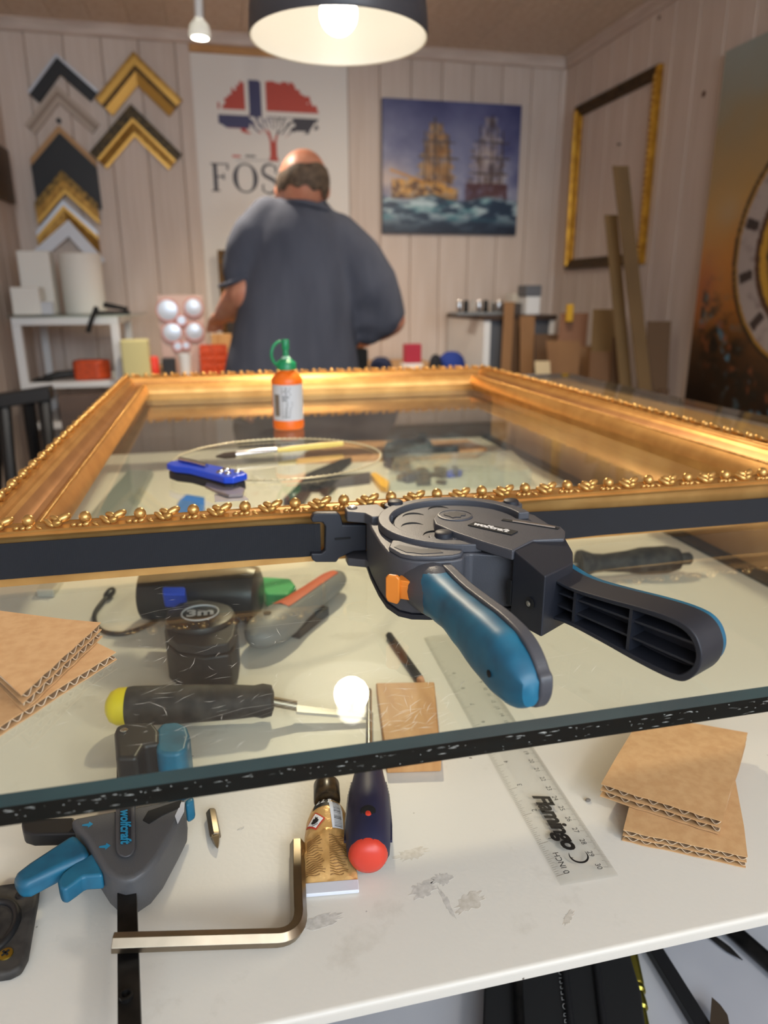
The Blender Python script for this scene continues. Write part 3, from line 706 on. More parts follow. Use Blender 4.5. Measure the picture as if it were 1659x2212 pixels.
# left fork, hook and strap
def fork(zz0, zz1, dy=0):
    return MB().prism([XY(738+dx,1106,.040) if False else q for dx, q in ((0,(.0795,.4560)),(0,(.0795,.4655)),(0,(.0830,.4695)),(0,(.104,.4690)),(0,(.108,.440)),(0,(.0935,.440)),(0,(.0905,.4500)))], GZ+zz0, GZ+zz1)
fork(.0330, .0405).build('fork', M_hous, bc, bevel=.0010)
fork(.0010, .0070).build('fork', M_hous, bc, bevel=.0010)
MB().lathe([(.0030, .0), (.0036, .0006), (.0030, .0012), (.0018, .0010), (0, .0004)][::-1], (.0846, .4632, GZ+.0404), Z3, 18).build('pivot_pin', M_silver, bc, smooth=40)
hk = [(672,1122),(677,1112),(686,1109),(730,1109),(736,1114),(741,1134),(792,1134),(792,1190),(764,1192),(733,1206),(727,1215),(682,1215),(674,1209),(672,1196),(694,1196),(702,1190),(703,1138),(697,1129),(675,1129)]
YH = .4605
hk = [(ay(a, b, YH).x, ay(a, b, YH).z) for a, b in hk]
MB().fprism([(a, b) for a, b in hk], Vector((0, YH, 0)), X3, Z3, Y3, 0, .0062).build('strap_hook', M_housd, bc, bevel=.0010, bseg=3)
MB().obox(ay(740, 1163, YH) - Y3*.0001, X3, Z3, Y3, .0055, .0007, .0004).build('hook_slot', M_blackmatte, bc)
def strap_run(P, z0, z1, name, tn=.0011, n=40, ends=None):
    mb = MB(); rings = []
    for k, (p, za, zb) in enumerate(P):
        a = Vector(P[max(k-1, 0)][0]); b = Vector(P[min(k+1, len(P)-1)][0]); t = (b-a).normalized(); nn = Vector((t.y, -t.x, 0))
        p = Vector(p); rings.append([p + nn*tn/2 + Z3*za, p + nn*tn/2 + Z3*zb, p - nn*tn/2 + Z3*zb, p - nn*tn/2 + Z3*za])
    return mb.loft(rings).build(name, M_strap, bc, smooth=40)
z0_, z1_ = GZ+.0066, GZ+.0305
PL = [((.0625,.4655,0), z0_+.0005, z1_-.0004), ((.05,.4668,0), z0_, z1_), ((.02,.4690,0), z0_, z1_), ((-.05,.4702,0), z0_, z1_), ((-.12,.4706,0), z0_, z1_), ((-.160,.4704,0), z0_, z1_), ((-.1655,.4760,0), z0_, z1_), ((-.1662,.50,0), z0_, z1_), ((-.1662,.9,0), z0_, z1_), ((-.1662,1.37,0), z0_, z1_), ((-.162,1.3925,0), z0_, z1_), ((-.14,1.3934,0), z0_, z1_),
      ((.2,1.3934,0), z0_, z1_), ((.51,1.3934,0), z0_, z1_), ((.5322,1.391,0), z0_, z1_), ((.5334,1.36,0), z0_, z1_), ((.5334,.9,0), z0_, z1_), ((.5334,.50,0), z0_, z1_), ((.531,.4730,0), z0_-.003, z1_-.005), ((.515,.4700,0), GZ+.0032, GZ+.0240), ((.40,.4695,0), GZ+.0030, GZ+.0232), ((.28,.4690,0), GZ+.0036, GZ+.0250), ((.215,.4620,0), GZ+.0048, GZ+.0285), ((.200,.452,0), GZ+.0055, GZ+.0295)]
st = strap_run(PL, 0, 0, 'strap')
# woven ribs of the webbing, front run
wv = MB(); rw = random.Random(1)
x_ = -.150
while x_ < .060:
    y_ = np.interp(x_, [-.12, -.05, .02, .05, .0625], [.4706, .4702, .4690, .4668, .4655]) - .00058
    wv.obox((x_, y_, (z0_+z1_)/2), X3, Z3, Y3, .00035, .0116, .00014); x_ += .0013
wv.build('weave_rib', M_strap, st, kind='stuff', fix=False)
# ------------------------------------------------------------------ things standing on the glass
# glue bottle
b0 = g(624, 925); b0 = Vector((b0.x, b0.y, GZ+.0004))
bz_scale = .885
bo = thing('glue_bottle', 'orange glue bottle with green tethered nozzle cap standing inside the gold frame', 'bottle', b0)
sc_ = 1.0
bh = .0885
MB().lathe([(.0, 0), (.0195, 0), (.0215, .002), (.0218, .010), (.0212, .013), (.0212, .070), (.0216, .074), (.0205, .080), (.0150, .0870), (.0110, .0900), (.0110, .094), (0, .094)], b0, Z3, 36).build('body', M_orgl, bo, smooth=40)
lb = MB(); n = 30; a0, a1 = math.radians(-165), math.radians(-15)
lb.loft([[(b0.x + .0214*math.cos(a0+(a1-a0)*i/n), b0.y + .0214*math.sin(a0+(a1-a0)*i/n), b0.z+z) for i in range(n+1)] for z in (.0150, .0705)], cap=False)
lb.f = [q for q in lb.f if max(q) - min(q) != 0]; lb.mi = [0]*len(lb.f)
# drop the wrap-around quad so that the label stays open at the back
lb.f = [q for q in lb.f if not (0 in q and n in q)]; lb.mi = [0]*len(lb.f)
lab = lb.build('label', M_label, bo, smooth=60)
def on_bottle(a, z, r=.02155): return Vector((b0.x + r*math.cos(a), b0.y + r*math.sin(a), b0.z + z))
rb = random.Random(5)
pm_ = MB()
for k in range(11):
    z = .020 + k*.0044; aa = math.radians(-118); w = rb.uniform(.35, .62)
    if k in (4, 5): w = .7
    pm_.add([on_bottle(aa, z), on_bottle(aa+w*.5, z), on_bottle(aa+w, z), on_bottle(aa+w, z+.0022), on_bottle(aa+w*.5, z+.0022), on_bottle(aa, z+.0022)], [(0,1,4,5), (1,2,3,4)])
pm_.build('printed_lines', M_inkg, lab, fix=False)
pm_ = MB(); aa = math.radians(-150)
pm_.add([on_bottle(aa, .022), on_bottle(aa+.2, .022), on_bottle(aa+.4, .022), on_bottle(aa+.4, .056), on_bottle(aa+.2, .056), on_bottle(aa, .056)], [(0,1,4,5), (1,2,3,4)])
pm_.build('printed_panel', mat('print_brown', col(116,104,92), .6), lab, fix=False)
cz = b0 + Z3*.0925
cp = MB().lathe([(.0135, 0), (.0135, .0100), (.0125, .0115), (.0100, .0135), (.0060, .0175), (.0042, .0200), (.0034, .0320), (.0030, .0340), (0, .0340)], cz, Z3, 28).build('cap', M_green, bo, smooth=40)
MB().lathe([(.0048, .0300), (.0050, .0310), (.0050, .0440), (.0044, .0455), (0, .0458)], cz, Z3, 20).build('nozzle_plug', M_green, cp, smooth=40)
MB().lathe([(.0088, .0140), (.0070, .0165), (.0048, .0195), (.0040, .0205)], cz, Z3, 24).build('nozzle_cone', mat('pale_green', col(176,214,190), .4), cp, smooth=40)
tp = []
for i in range(15):
    t = math.radians(95 + (262-95)*i/14); tp.append(cz + Vector((-.0050 + .0150*math.cos(t)*1.0, -.006*math.sin(math.pi*i/14), .0235 + .0195*math.sin(t))))
MB().tube(tp, .0021, 8).build('tether', M_green, cp, smooth=60)

for o_ in [bo] + list(bo.children_recursive):
    if o_.type == 'MESH':
        for v_ in o_.data.vertices: v_.co.z *= bz_scale
# blue utility knife lying on the glass
ka = g(382, 1010, .010); kb = g(520, 1042, .010); kd = (kb-ka); kd.z = 0; kl = kd.length; kd.normalize(); kn_ = Z3.cross(kd)
kn_o = Vector((ka.x, ka.y, GZ))
kv = thing('utility_knife', 'blue metal folding utility knife with open blade lying inside the gold frame', 'knife', (ka + kb)/2 - Z3*.0095)
def kp(a, b): return (ka + kd*a + kn_*b).to_tuple()[:2]
out_ = [(-.002,-.006),(.004,-.015),(.02,-.0175),(.038,-.0125),(kl-.020,-.0150),(kl-.004,-.0165),(kl+.003,-.011),(kl+.001,.008),(kl-.010,.0125),(.036,.0105),(.014,.0150),(.002,.011)]
MB().prism([kp(a, b) for a, b in out_], GZ+.0110, GZ+.0175).build('handle', M_bluec, kv, bevel=.0015, bseg=3)
MB().prism([kp(a*.97+.001, b*.9) for a, b in out_], GZ+.0012, GZ+.0100).build('handle_back', M_housd, kv, bevel=.0015)
MB().tube([ka + kd*.006 + Z3*.0098 + kn_*.0, ka + kd*.030 + Z3*.0100, ka + kd*.050 + Z3*.0090], .0024, 8).build('belt_clip', M_silver, kv, smooth=60)
for a, b, r in ((.008, .003, .0044), (kl-.026, .004, .0046), (kl-.022, -.006, .0040), (kl-.012, -.005, .0034), (kl-.010, .005, .0034)):
    MB().ball(ka + kd*a + kn_*b + Z3*.0078, (r, r, .0022), 12, 8).build('screw', M_silver, kv, smooth=60)
bl = MB(); bq = [(kl-.034,-.014),(kl-.026,-.022),(kl-.004,-.0275),(kl+.018,-.030),(kl+.026,-.020),(kl+.012,-.006),(kl-.004,-.003),(kl-.014,-.006)]
bl.prism([kp(a, b) for a, b in bq], GZ+.0045, GZ+.0075); bl.build('blade_holder', mat('satin_holder', col(150,142,142), .35, .4), kv, bevel=.0006)
bq = [(kl-.004,-.029),(kl+.016,-.044),(kl+.034,-.0205),(kl+.014,-.012)]
MB().prism([kp(a, b) for a, b in bq], GZ+.0030, GZ+.0042).build('blade', mat('satin_blade', col(190,184,182), .35, .4), kv)

# paint brush resting on a thin metal hoop
hc = g(600, 996, .004); hoop = thing('metal_hoop', 'thin round beaded metal hoop lying on the glass inside the frame', 'hoop', (hc.x, hc.y, GZ))
pe = [g(380, 990), g(820, 985), g(600, 958), g(600, 1032)]
hr_x = (pe[1]-pe[0]).length/2; hcx = (pe[0]+pe[1])/2; hr_y = abs(pe[2].y - pe[3].y)/2; hcy = (pe[2].y+pe[3].y)/2
HX, HY, HA, HB = hcx.x, hcy, hr_x, hr_x*.92
NB = 110
M_hoop = mat('pale_brass', col(214,204,170), .3, .6)
MB().tube([(HX+HA*math.cos(2*math.pi*i/72), HY+HB*math.sin(2*math.pi*i/72), GZ+.0022) for i in range(72)], .0008, 8, closed=True).build('ring', M_hoop, hoop, smooth=60)
bd = MB().ball((0,0,0), .0013, 6, 4).mesh('bead', mats=[M_hoop], smooth=60)
for i in range(NB): share('bead', bd, (HX+HA*math.cos(2*math.pi*i/NB), HY+HB*math.sin(2*math.pi*i/NB), GZ+.0026), hoop)
p0, p1 = g(508, 982, .008), g(740, 958, .008); pd = (p1-p0).normalized()
brs = thing('paint_brush', 'paint brush with yellow handle and silver ferrule lying across the hoop', 'brush', ((p0.x+p1.x)/2, (p0.y+p1.y)/2, GZ+.004))
PL_ = (p1-p0).length
MB().lathe([(.0022, PL_*.36), (.0034, PL_*.5), (.0034, PL_*.8), (.0028, PL_), (0, PL_+.001)], p0, pd, 14).build('handle', mat('brush_yellow', col(232,206,110), .4), brs, smooth=50)
MB().lathe([(.0040, .0), (.0040, PL_*.25), (.0030, PL_*.37), (0, PL_*.37)], p0, pd, 14).build('ferrule', M_silver, brs, smooth=50)
MB().lathe([(.0010, -.022), (.0036, -.012), (.0038, .001)], p0, pd, 12).build('bristles', mat('bristle', col(70,54,40), .8), brs, smooth=50)

# cardboard pieces -----------------------------------------------------------
def bil(q, u, v): return q[0]*((1-u)*(1-v)) + q[1]*(u*(1-v)) + q[2]*(u*v) + q[3]*((1-u)*v)
M_cardin = mat('flute_paper', col(118,92,66), .9); M_cardrim = mat('flute_cut_edge', col(214,192,162), .9)  # tunnel shade put into the dark flute colour, cut edges kept pale
def cardboard(label, quad, z, layers=2, lh=.0034, waves=14, curl=0.0, cat='cardboard', seed=0, side=None, lean=(0,0)):
    """quad: front-left, front-right, back-right, back-left plan corners; open corrugation along the front edge"""
    q = [Vector((p[0], p[1], 0)) for p in quad]; cen = sum(q, Vector())/4
    t = thing('cardboard_piece', label, cat, (cen.x, cen.y, z))
    rr = random.Random(seed)
    jit = [rr.uniform(-.012, .012) for _ in range(13)]
    def surf(u, v, zz): 
        p = bil(q, u, v); return Vector((p.x, p.y, z + zz + curl*u*u*(1-v) + lean[0]*u + lean[1]*v))
    def sheet(zz, name, th_=.0005, nu=12, nv=3, mt=None, sag=0.0):
        mb = MB(); V_ = []
        for s_ in (0, 1):
            for j in range(nv+1):
                for i in range(nu+1):
                    u = i/nu; v = j/nv
                    uu = u
                    if i == nu: uu = 1 + jit[j+3]*.8
                    if i == 0: uu = jit[j+7]*.5
                    vv = v + (jit[i]*.5 if j == 0 else 0)
                    V_.append(surf(uu, vv, zz + s_*th_))
        k = (nu+1)*(nv+1); Fs = []
        for j in range(nv):
            for i in range(nu):
                a = j*(nu+1)+i; Fs += [(a, a+nu+1, a+nu+2, a+1), (k+a, k+a+1, k+a+nu+2, k+a+nu+1)]
        for i in range(nu): a = i; b = nv*(nu+1)+i; Fs += [(a, a+1, k+a+1, k+a), (b+1, b, k+b, k+b+1)]
        for j in range(nv): a = j*(nu+1); b = a+nu; Fs += [(a+nu+1, a, k+a, k+a+nu+1), (b, b+nu+1, k+b+nu+1, k+b)]
        mb.add(V_, Fs); return mb.build(name, mt or M_card, t, smooth=40)
    for l in range(layers):
        zb = l*lh
        sheet(zb, 'liner')
        mb = MB(); n = waves*8; V_ = []
        for v in (.012, .985):
            for i in range(n+1):
                u = .004 + .985*i/n; V_.append(surf(u, v, zb + lh*.5 + .0003 + (lh*.5 - .0006)*math.sin(2*math.pi*waves*(u)+l)))
        mb.add(V_, [(i, i+1, n+2+i, n+1+i) for i in range(n)])
        fb = mb.build('flute', M_cardin, t, smooth=60)
        fb.data.materials.append(M_cardrim); so = fb.modifiers.new('solid', 'SOLIDIFY'); so.thickness = .00045; so.material_offset_rim = 1
    sheet(layers*lh, 'liner')
    return t
# on the glass at the left edge of the picture
zc = GZ+.0003
cq = lambda pts, h: [ (g(a, b, h).x, g(a, b, h).y) for a, b in pts]
lowq = cq([(60,1545),(255,1408),(120,1330),(-150,1390)], .004)
cardboard('lower cardboard offcut of the two lying on the glass beside the gold frame', cq([(-40,1600),(252,1412),(150,1362),(-60,1400)], .0035), zc, 1, .0040, 12, seed=4)
cardboard('upper cardboard offcut lying on another on the glass beside the gold frame', cq([(48,1508),(218,1352),(0,1326),(-70,1400)], .012), zc+.0050, 2, .0040, 9, seed=9)
# two offcuts on the shelf
cs_ = lambda pts, h: [(s(a, b, h).x, s(a, b, h).y) for a, b in pts]
cardboard('lower double-wall cardboard offcut under another on the white shelf', cs_([(1346,1800),(1616,1858),(1585,1680),(1380,1655)], .006), SZ+.0002, 2, .0038, 9, seed=2)
cardboard('upper double-wall cardboard offcut on the white shelf beside the clear ruler', cs_([(1296,1706),(1558,1790),(1613,1597),(1385,1555)], .014), SZ+.0088, 2, .0046, 8, seed=6, lean=(.0005, .0005))

# ------------------------------------------------------------------ things on the white shelf
# clear ruler
ra = s(1211, 1908, .002); rbv = s(1338, 1887, .002); fa_ = s(1082-8, 1655, .002)
rd = (s(1082, 1655, .002) - s(1216, 1891, .002)); rd.z = 0; rd.normalize(); rw_ = Vector((rd.y, -rd.x, 0))   # rd away, rw_ to the right
RW = .0355
ru = thing('ruler', 'clear plastic ruler with black markings lying on the white shelf', 'ruler', (ra.x, ra.y, SZ+.0003))
RO = Vector((ra.x, ra.y, SZ+.0003))
def rp_(a, b, z=0.0): return RO + rd*a + rw_*b + Z3*z
mb = MB(); sec = [(0, 0), (0, .0008), (.0075, .0022), (RW-.0075, .0022), (RW, .0008), (RW, 0)]
mb.loft([[rp_(a, b, z) for b, z in sec] for a in (0, .311)]); body_ = mb.build('blade', M_clear, ru)
tk = MB()
def ztop(b): return .0008 + .0014*min(1, min(b, RW-b)/.0075) + .00006
def tick(a, b0_, b1_, w):
    tk.add([rp_(a-w, b0_, ztop(b0_)), rp_(a+w, b0_, ztop(b0_)), rp_(a+w, b1_, ztop(b1_)), rp_(a-w, b1_, ztop(b1_))], [(0,1,2,3)])
for k in range(0, 12*16+1):
    a = .006 + k*.0254/16; L0 = .0062 if k % 16 == 0 else (.0048 if k % 8 == 0 else (.0038 if k % 4 == 0 else (.003 if k % 2 == 0 else .0022)))
    if a < .31: tick(a, .0003, L0, .00009 if k % 16 else .00014)
for k in range(0, 301):
    a = .006 + k*.001; L0 = .0062 if k % 10 == 0 else (.0046 if k % 5 == 0 else .0032)
    tick(a, RW-.0003, RW-L0, .00009)
tk.build('tick_marks', mat('tick_ink', col(112,100,78), .6), ru, kind='stuff', fix=False)
text('maker_lettering', 'Flamingo', .0150, rp_(.072, .0175, .0023), -rd, rw_, M_ink, ru, shear=.25, offset=.0006, space=.92)
text('scale_lettering', '0 INCH', .0052, rp_(.0050, .0066, .0023), rd, -rw_, M_ink, ru)
for k in range(1, 10): text('scale_number', str(k), .0048, rp_(.0065+.0254*k, .0088, .0023), rd, -rw_, M_ink, ru)
for k in range(30, 8, -1): text('scale_number', str(k), .0046, rp_(.0088+.01*(30-k), RW-.0090, .0023), -rd, rw_, M_ink, ru)
cc = rp_(.0165, .0190, .00232); lg = MB(); n = 26
P_ = []; Q_ = []
for i in range(n+1):
    t = math.radians(60 + 250*i/n); w = .0014*max(0.0, math.sin(math.pi*i/n))**.7
    P_.append(cc + rd*.0058*math.cos(t) + rw_*.0058*math.sin(t)); Q_.append(cc + rd*(.0058-w)*math.cos(t) + rw_*(.0058-w)*math.sin(t))
lg.add(P_+Q_, [(i, i+1, n+2+i, n+1+i) for i in range(n)]); lg.build('round_logo', M_ink, ru, fix=False)

# hex key
hz = SZ + .0145
kpts = [az(243, 2037, hz), az(430, 2032, hz-.002), az(598, 2026, hz-.006)]
c0 = az(598, 2026, SZ+.0075); c1 = az(645, 1965, SZ+.0050); c2_ = az(642, 1822, SZ+.0048)
hxk = thing('hex_key', 'steel L-shaped hex key lying over the clamp bar on the white shelf', 'hex key', (c0.x, c0.y, SZ))
bend = []
for i in range(9):
    t = i/8; corner = az(652, 2022, SZ+.006); bend.append(c0*(1-t)**2 + corner*2*t*(1-t) + c1*t*t)
MB().tube([az(243, 2037, SZ+.0272), az(300, 2035, SZ+.0255), az(430, 2031, SZ+.0185)] + bend + [az(643, 1900, SZ+.0049), c2_], .0045, 6).build('bar', M_steel, hxk, bevel=.0003)

# screwdriver bit
bi0 = s(470, 1832, .0033); bi1 = s(456, 1752, .0033); bdv = (bi1-bi0).normalized(); bln = (bi1-bi0).length
bit = thing('screwdriver_bit', 'short cross-head screwdriver bit on the white shelf', 'drill bit', (bi0.x, bi0.y, SZ))
MB().lathe([(.0004, 0), (.0016, .003), (.0030, .008), (.0033, .010)], bi0, bdv, 4).build('tip', M_steel, bit)
MB().lathe([(.0033, .0095), (.0036, .011), (.0036, bln-.002), (.0026, bln)], bi0, bdv, 6).build('shank', M_steel, bit, bevel=.0003)

# glue tube
t0 = s(714, 1930, .002); t1 = s(706, 1716, .009); td = (t1-t0); td.z = 0; TL = td.length; td.normalize(); tw = Vector((td.y, -td.x, 0))
tu_ = thing('glue_tube', 'crumpled gold glue tube with black cap and white crimped end on the white shelf', 'tube', (t0.x, t0.y, SZ))
def tsec(a):   # half width, half height along the tube
    T = [(0, .0158, .0006), (.10, .0158, .0008), (.16, .0157, .0022), (.35, .0152, .0056), (.55, .0146, .0078), (.70, .0134, .0088), (.80, .0112, .0086), (.86, .0080, .0070), (.88, .0066, .0062)]
    for p, q in zip(T, T[1:]):
        if a <= q[0]: t = (a-p[0])/(q[0]-p[0]); return p[1]+(q[1]-p[1])*t, p[2]+(q[2]-p[2])*t
    return T[-1][1:]
def tsurf(a, b, lift=.0002):   # a along 0..1, b across -1..1 on the upper side
    w, h_ = tsec(a); 
    wr_ = .0012*(math.sin(a*37+b*5)*math.sin(b*9+a*11)) if .12 < a < .5 else .0
    zz = math.sqrt(max(0, 1-b*b)); hz_ = h_*.35 + h_*1.5*zz + wr_
    return t0*1 - Z3*t0.z + Z3*(SZ+.0006+hz_+lift) + td*(a*TL) + tw*(b*w)
mb = MB(); rings = []; NA, NBb = 60, 22
for i in range(NA+1):
    a = .10 + .78*i/NA; w, h_ = tsec(a)
    r_ = [tsurf(a, math.cos(math.pi - math.pi*k/NBb), 0) for k in range(NBb+1)] + [t0 - Z3*t0.z + Z3*(SZ+.0005) + td*(a*TL) + tw*(w*.9), t0 - Z3*t0.z + Z3*(SZ+.0005) + td*(a*TL) - tw*(w*.9)]
    rings.append(r_)
M_tube = mat('gold_foil', col(224,184,122), .30, .35, c2=col(206,160,98), vscale=40, bump=.6, bscale=90)
mb.loft(rings).build('body', M_tube, tu_, smooth=60)
MB().obox(t0 - Z3*t0.z + Z3*(SZ+.0016) + td*(.055*TL), tw, td, Z3, .0160, .055*TL, .0012).build('crimp', mat('crimp_white', col(214,218,228), .35), tu_, bevel=.0006)
cpz = t0 - Z3*t0.z + td*(.875*TL) + Z3*(SZ+.0105)
MB().lathe([(.0078, 0), (.0085, .001), (.0085, .016), (.0072, .0185), (0, .019)], cpz, td, 30).build('cap', mat('cap_black', col(30,24,18), .3, c2=col(70,54,34), vscale=200), tu_, smooth=40)
for z in range(0, 30):
    pass
def tquad(name, pts, mt, lift=.0004, sub=4):
    m_ = MB(); n = sub
    V_ = []
    for j in range(n+1):
        for i in range(n+1):
            u, v = i/n, j/n
            a = (pts[0][0]*(1-u)*(1-v)+pts[1][0]*u*(1-v)+pts[2][0]*u*v+pts[3][0]*(1-u)*v); b = (pts[0][1]*(1-u)*(1-v)+pts[1][1]*u*(1-v)+pts[2][1]*u*v+pts[3][1]*(1-u)*v)
            V_.append(tsurf(a, b, lift))
    m_.add(V_, [(j*(n+1)+i, j*(n+1)+i+1, (j+1)*(n+1)+i+1, (j+1)*(n+1)+i) for j in range(n) for i in range(n)])
    return m_.build(name, mt, tu_, smooth=60, fix=False)
tquad('black_panel', [(.73,-.97),(.73,.1),(.87,.1),(.87,-.97)], M_ink, .0003)
tquad('barcode_label', [(.50,.18),(.50,.62),(.86,.72),(.86,.05)], mat('barcode_white', col(206,210,220), .35), .0005)
bm_ = MB()
for k in range(22):
    a = .515 + k*.0148; w = random.Random(k).choice([.003, .005, .008])
    bm_.add([tsurf(a, .27, .0007), tsurf(a+w, .27, .0007), tsurf(a+w, .58, .0007), tsurf(a, .58, .0007)], [(0,1,2,3)])
bm_.build('barcode', M_ink, tu_, fix=False)
tquad('hazard_diamond_border', [(.595,-.95),(.505,-.50),(.59,-.10),(.68,-.55)], M_inkred, .0005)
tquad('hazard_diamond', [(.595,-.87),(.52,-.50),(.59,-.19),(.665,-.55)], M_pwhite, .0007)
fm = MB(); fl_ = [(.567,-.66),(.585,-.72),(.600,-.66),(.615,-.63),(.610,-.56),(.632,-.53),(.612,-.48),(.615,-.42),(.598,-.44),(.585,-.38),(.567,-.44),(.560,-.55)]
fm.add([tsurf(a, b, .0010) for a, b in fl_], [tuple(range(len(fl_)))]); fm.add([tsurf(a, b, .0010) for a, b in ((.548,-.66),(.548,-.42),(.553,-.42),(.553,-.66))], [(0,1,2,3)])
fm.build('flame_symbol', M_ink, tu_, fix=False)
text('weight_lettering', '22 g', .0050, t0, tw, td, M_pwhite, tu_, fn=lambda x_, y_: tsurf(.79 + y_/TL, -.62 + x_/.0100, .0006))
tl_ = MB()
for k in range(17):
    for b0_, b1_ in ((-.86, -.12), (.02, .80)):
        a = .15 + k*.0178; e_ = b1_ - random.Random(k*7+int(b0_*100)).uniform(0, .3); nn = 6
        V_ = [tsurf(a, b0_+(e_-b0_)*i/nn, .0003) for i in range(nn+1)] + [tsurf(a+.0062, b0_+(e_-b0_)*i/nn, .0003) for i in range(nn+1)]
        tl_.add(V_, [(i, i+1, nn+2+i, nn+1+i) for i in range(nn)])
tl_.build('small_print', mat('print_darkgold', col(136,98,54), .5, .2), tu_, kind='stuff', fix=False)

# screwdriver with dark blue handle and red end, steel shaft pointing away
q0 = s(795, 1848, .0145); q1 = s(797, 1653, .0145); q2 = s(797, 1492, .0125); sd = (q1-q0); HLn = sd.length; sd.normalize()
scd = thing('screwdriver', 'screwdriver with dark blue ribbed handle and red end cap on the white shelf', 'screwdriver', (q0.x, q0.y, SZ))
hb = MB(); pr = [(.0112, .0), (.0128, .004), (.0135, .012), (.0138, HLn*.3), (.0128, HLn*.6), (.0100, HLn*.85), (.0085, HLn)]
hb.lathe(pr, q0, sd, 12); hb.build('handle', M_navy, scd, smooth=40)
hr_ = MB()
rdg = MB().obox((0,0,0), X3, Y3, Z3, .0010, .0016, .0009).mesh('grip_ridge', mats=[M_navy])
for k in range(18):
    for sgn in (-1, 1):
        a = .012 + k*(HLn-.03)/18; r = np.interp(a, [h_ for _, h_ in pr], [r_ for r_, _ in pr])
        sidev = sd.cross(Z3).normalized()*sgn
        share('grip_ridge', rdg, q0 + sd*a + sidev*(r-.0004) + Z3*.0004, scd, (0, 0, math.atan2(sidev.y, sidev.x)))
MB().lathe([(0, -.0055), (.0060, -.0050), (.0098, -.0028), (.0114, .0004), (.0112, .002)], q0, sd, 28).build('end_cap', M_red, scd, smooth=50)
hz_ = q0 + sd*.021 + Z3*.0122; MB().lathe([(.0, .0), (.0040, .0002), (.0046, .0012), (.0030, .0016)], hz_ - Z3*.0002, (Z3 - sd*.1), 18).build('hanging_hole', M_blackmatte, scd, smooth=40)
MB().ball(hz_ + Z3*.0004 - sd*.0018, (.0024, .0030, .0012), 10, 6).build('hole_liner', M_red, scd, smooth=60)
MB().tube([q1, q2], .0024, 14).build('shaft', M_silver, scd, smooth=60)

# wooden block
wq = [s(835,1672,.0), s(953,1668,.0), s(938,1494,.0), s(812,1496,.0)]
MB().prism([(p.x, p.y) for p in wq], SZ+.0002, SZ+.0095).build('wood_block', mat('varnished_oak', col(206,154,98), .5, c2=col(188,132,76), vscale=14, stretch=(6,1,1)), bevel=.0012, label='small varnished wooden block on the shelf seen partly under the glass edge', cat='wood block')

# black carpenter pencil
n0, n1 = s(922, 1488, .0035), s(840, 1372, .0035); nd = (n1-n0).normalized(); NL = (n1-n0).length
pc_ = thing('pencil', 'black carpenter pencil with bare wooden tip on the shelf under the glass', 'pencil', (n0.x, n0.y, SZ))
MB().lathe([(.0036, .016), (.0036, NL), (.003, NL+.0005)], n0, nd, 6).build('shaft', M_blackcoarse, pc_)
MB().lathe([(.0013, .0055), (.0036, .0162)], n0, nd, 10).build('sharpened_wood', mat('bare_wood', col(206,150,112), .6), pc_, smooth=40)
MB().lathe([(.0002, .0), (.0014, .006)], n0, nd, 8).build('lead', M_blackmatte, pc_, smooth=40)

# loose crumb of debris
dq = s(1270, 1731); MB().ball((dq.x, dq.y, SZ+.0010), (.0020, .0015, .0011), 7, 5).build('grit_crumb', mat('grit', col(120,112,104), .9), label='tiny grey grit crumb beside the clear ruler', cat='grit', smooth=30)

# black corner bracket with brass screws at the left edge
bk = thing('corner_bracket', 'black metal corner fitting with brass screws at the shelf edge', 'bracket', (s(20,2000).x, s(20,2000).y, SZ))
bq_ = [s(-20, 1912, .006), s(70, 1900, .006), s(84, 1915, .006), s(82, 1935, .006), s(60, 2060, .006), s(45, 2090, .006), s(20, 2102, .006), s(-30, 2110, .006)]
MB().prism([(p.x, p.y) for p in bq_][::-1], SZ+.0003, SZ+.0062).build('plate', M_blackcoarse, bk, bevel=.0022, bseg=3)
cbk = s(-22, 2005, .0062); MB().tube([(cbk.x+.0125*math.cos(t), cbk.y+.0170*math.sin(t), SZ+.0062) for t in [2*math.pi*i/40 for i in range(40)]], .0022, 8, closed=True).build('raised_ring', M_black, bk, smooth=60)
for a, b in ((12, 2060), (48, 1930)):
    p = s(a, b, .0066); MB().lathe([(.0036, 0), (.0034, .0007), (.002, .0010), (0, .0010)][::-1], p - Z3*.0005, Z3, 18).build('screw', M_brass if a == 12 else M_black, bk, smooth=40)
    MB().obox(p + Z3*.0006, Vector((1,1,0)), Vector((-1,1,0)), Z3, .0020, .0005, .0002).build('screw_slot', M_blackmatte, bk)
    MB().obox(p + Z3*.0006, Vector((-1,1,0)), Vector((1,1,0)), Z3, .0020, .0005, .0002).build('screw_slot', M_blackmatte, bk)
# trigger bar clamp lying on the shelf
tb = thing('trigger_clamp', 'grey one-handed bar clamp with blue triggers lying under the glass edge', 'clamp', (s(275,1900).x, s(275,1900).y, SZ))
ba, bb = az(268, 1600, SZ+.0180), az(281, 2240, SZ+.0180)
bdir = (bb-ba).normalized(); bnn = Z3.cross(bdir)
MB().obox((ba+bb)/2, bdir, bnn, Z3, (bb-ba).length/2, .0048, .0026).build('bar', M_dsteel, tb, bevel=.0005)
p = az(273, 2155, SZ+.0206); MB().lathe([(.0020, 0), (.0030, .0), (.0030, .0022), (.0020, .0024), (.0018, .0004), (0, .0004)], p, Z3, 16).build('stop_pin', M_dsteel, tb, smooth=40)
def sp_(pts, h): return [(az(a, b, SZ+h).x, az(a, b, SZ+h).y) for a, b in pts]
bpoly = [(150,1766),(400,1720),(398,1752),(378,1790),(345,1848),(318,1880),(290,1898),(268,1902),(244,1896),(226,1880),(205,1848),(185,1812),(160,1782)]
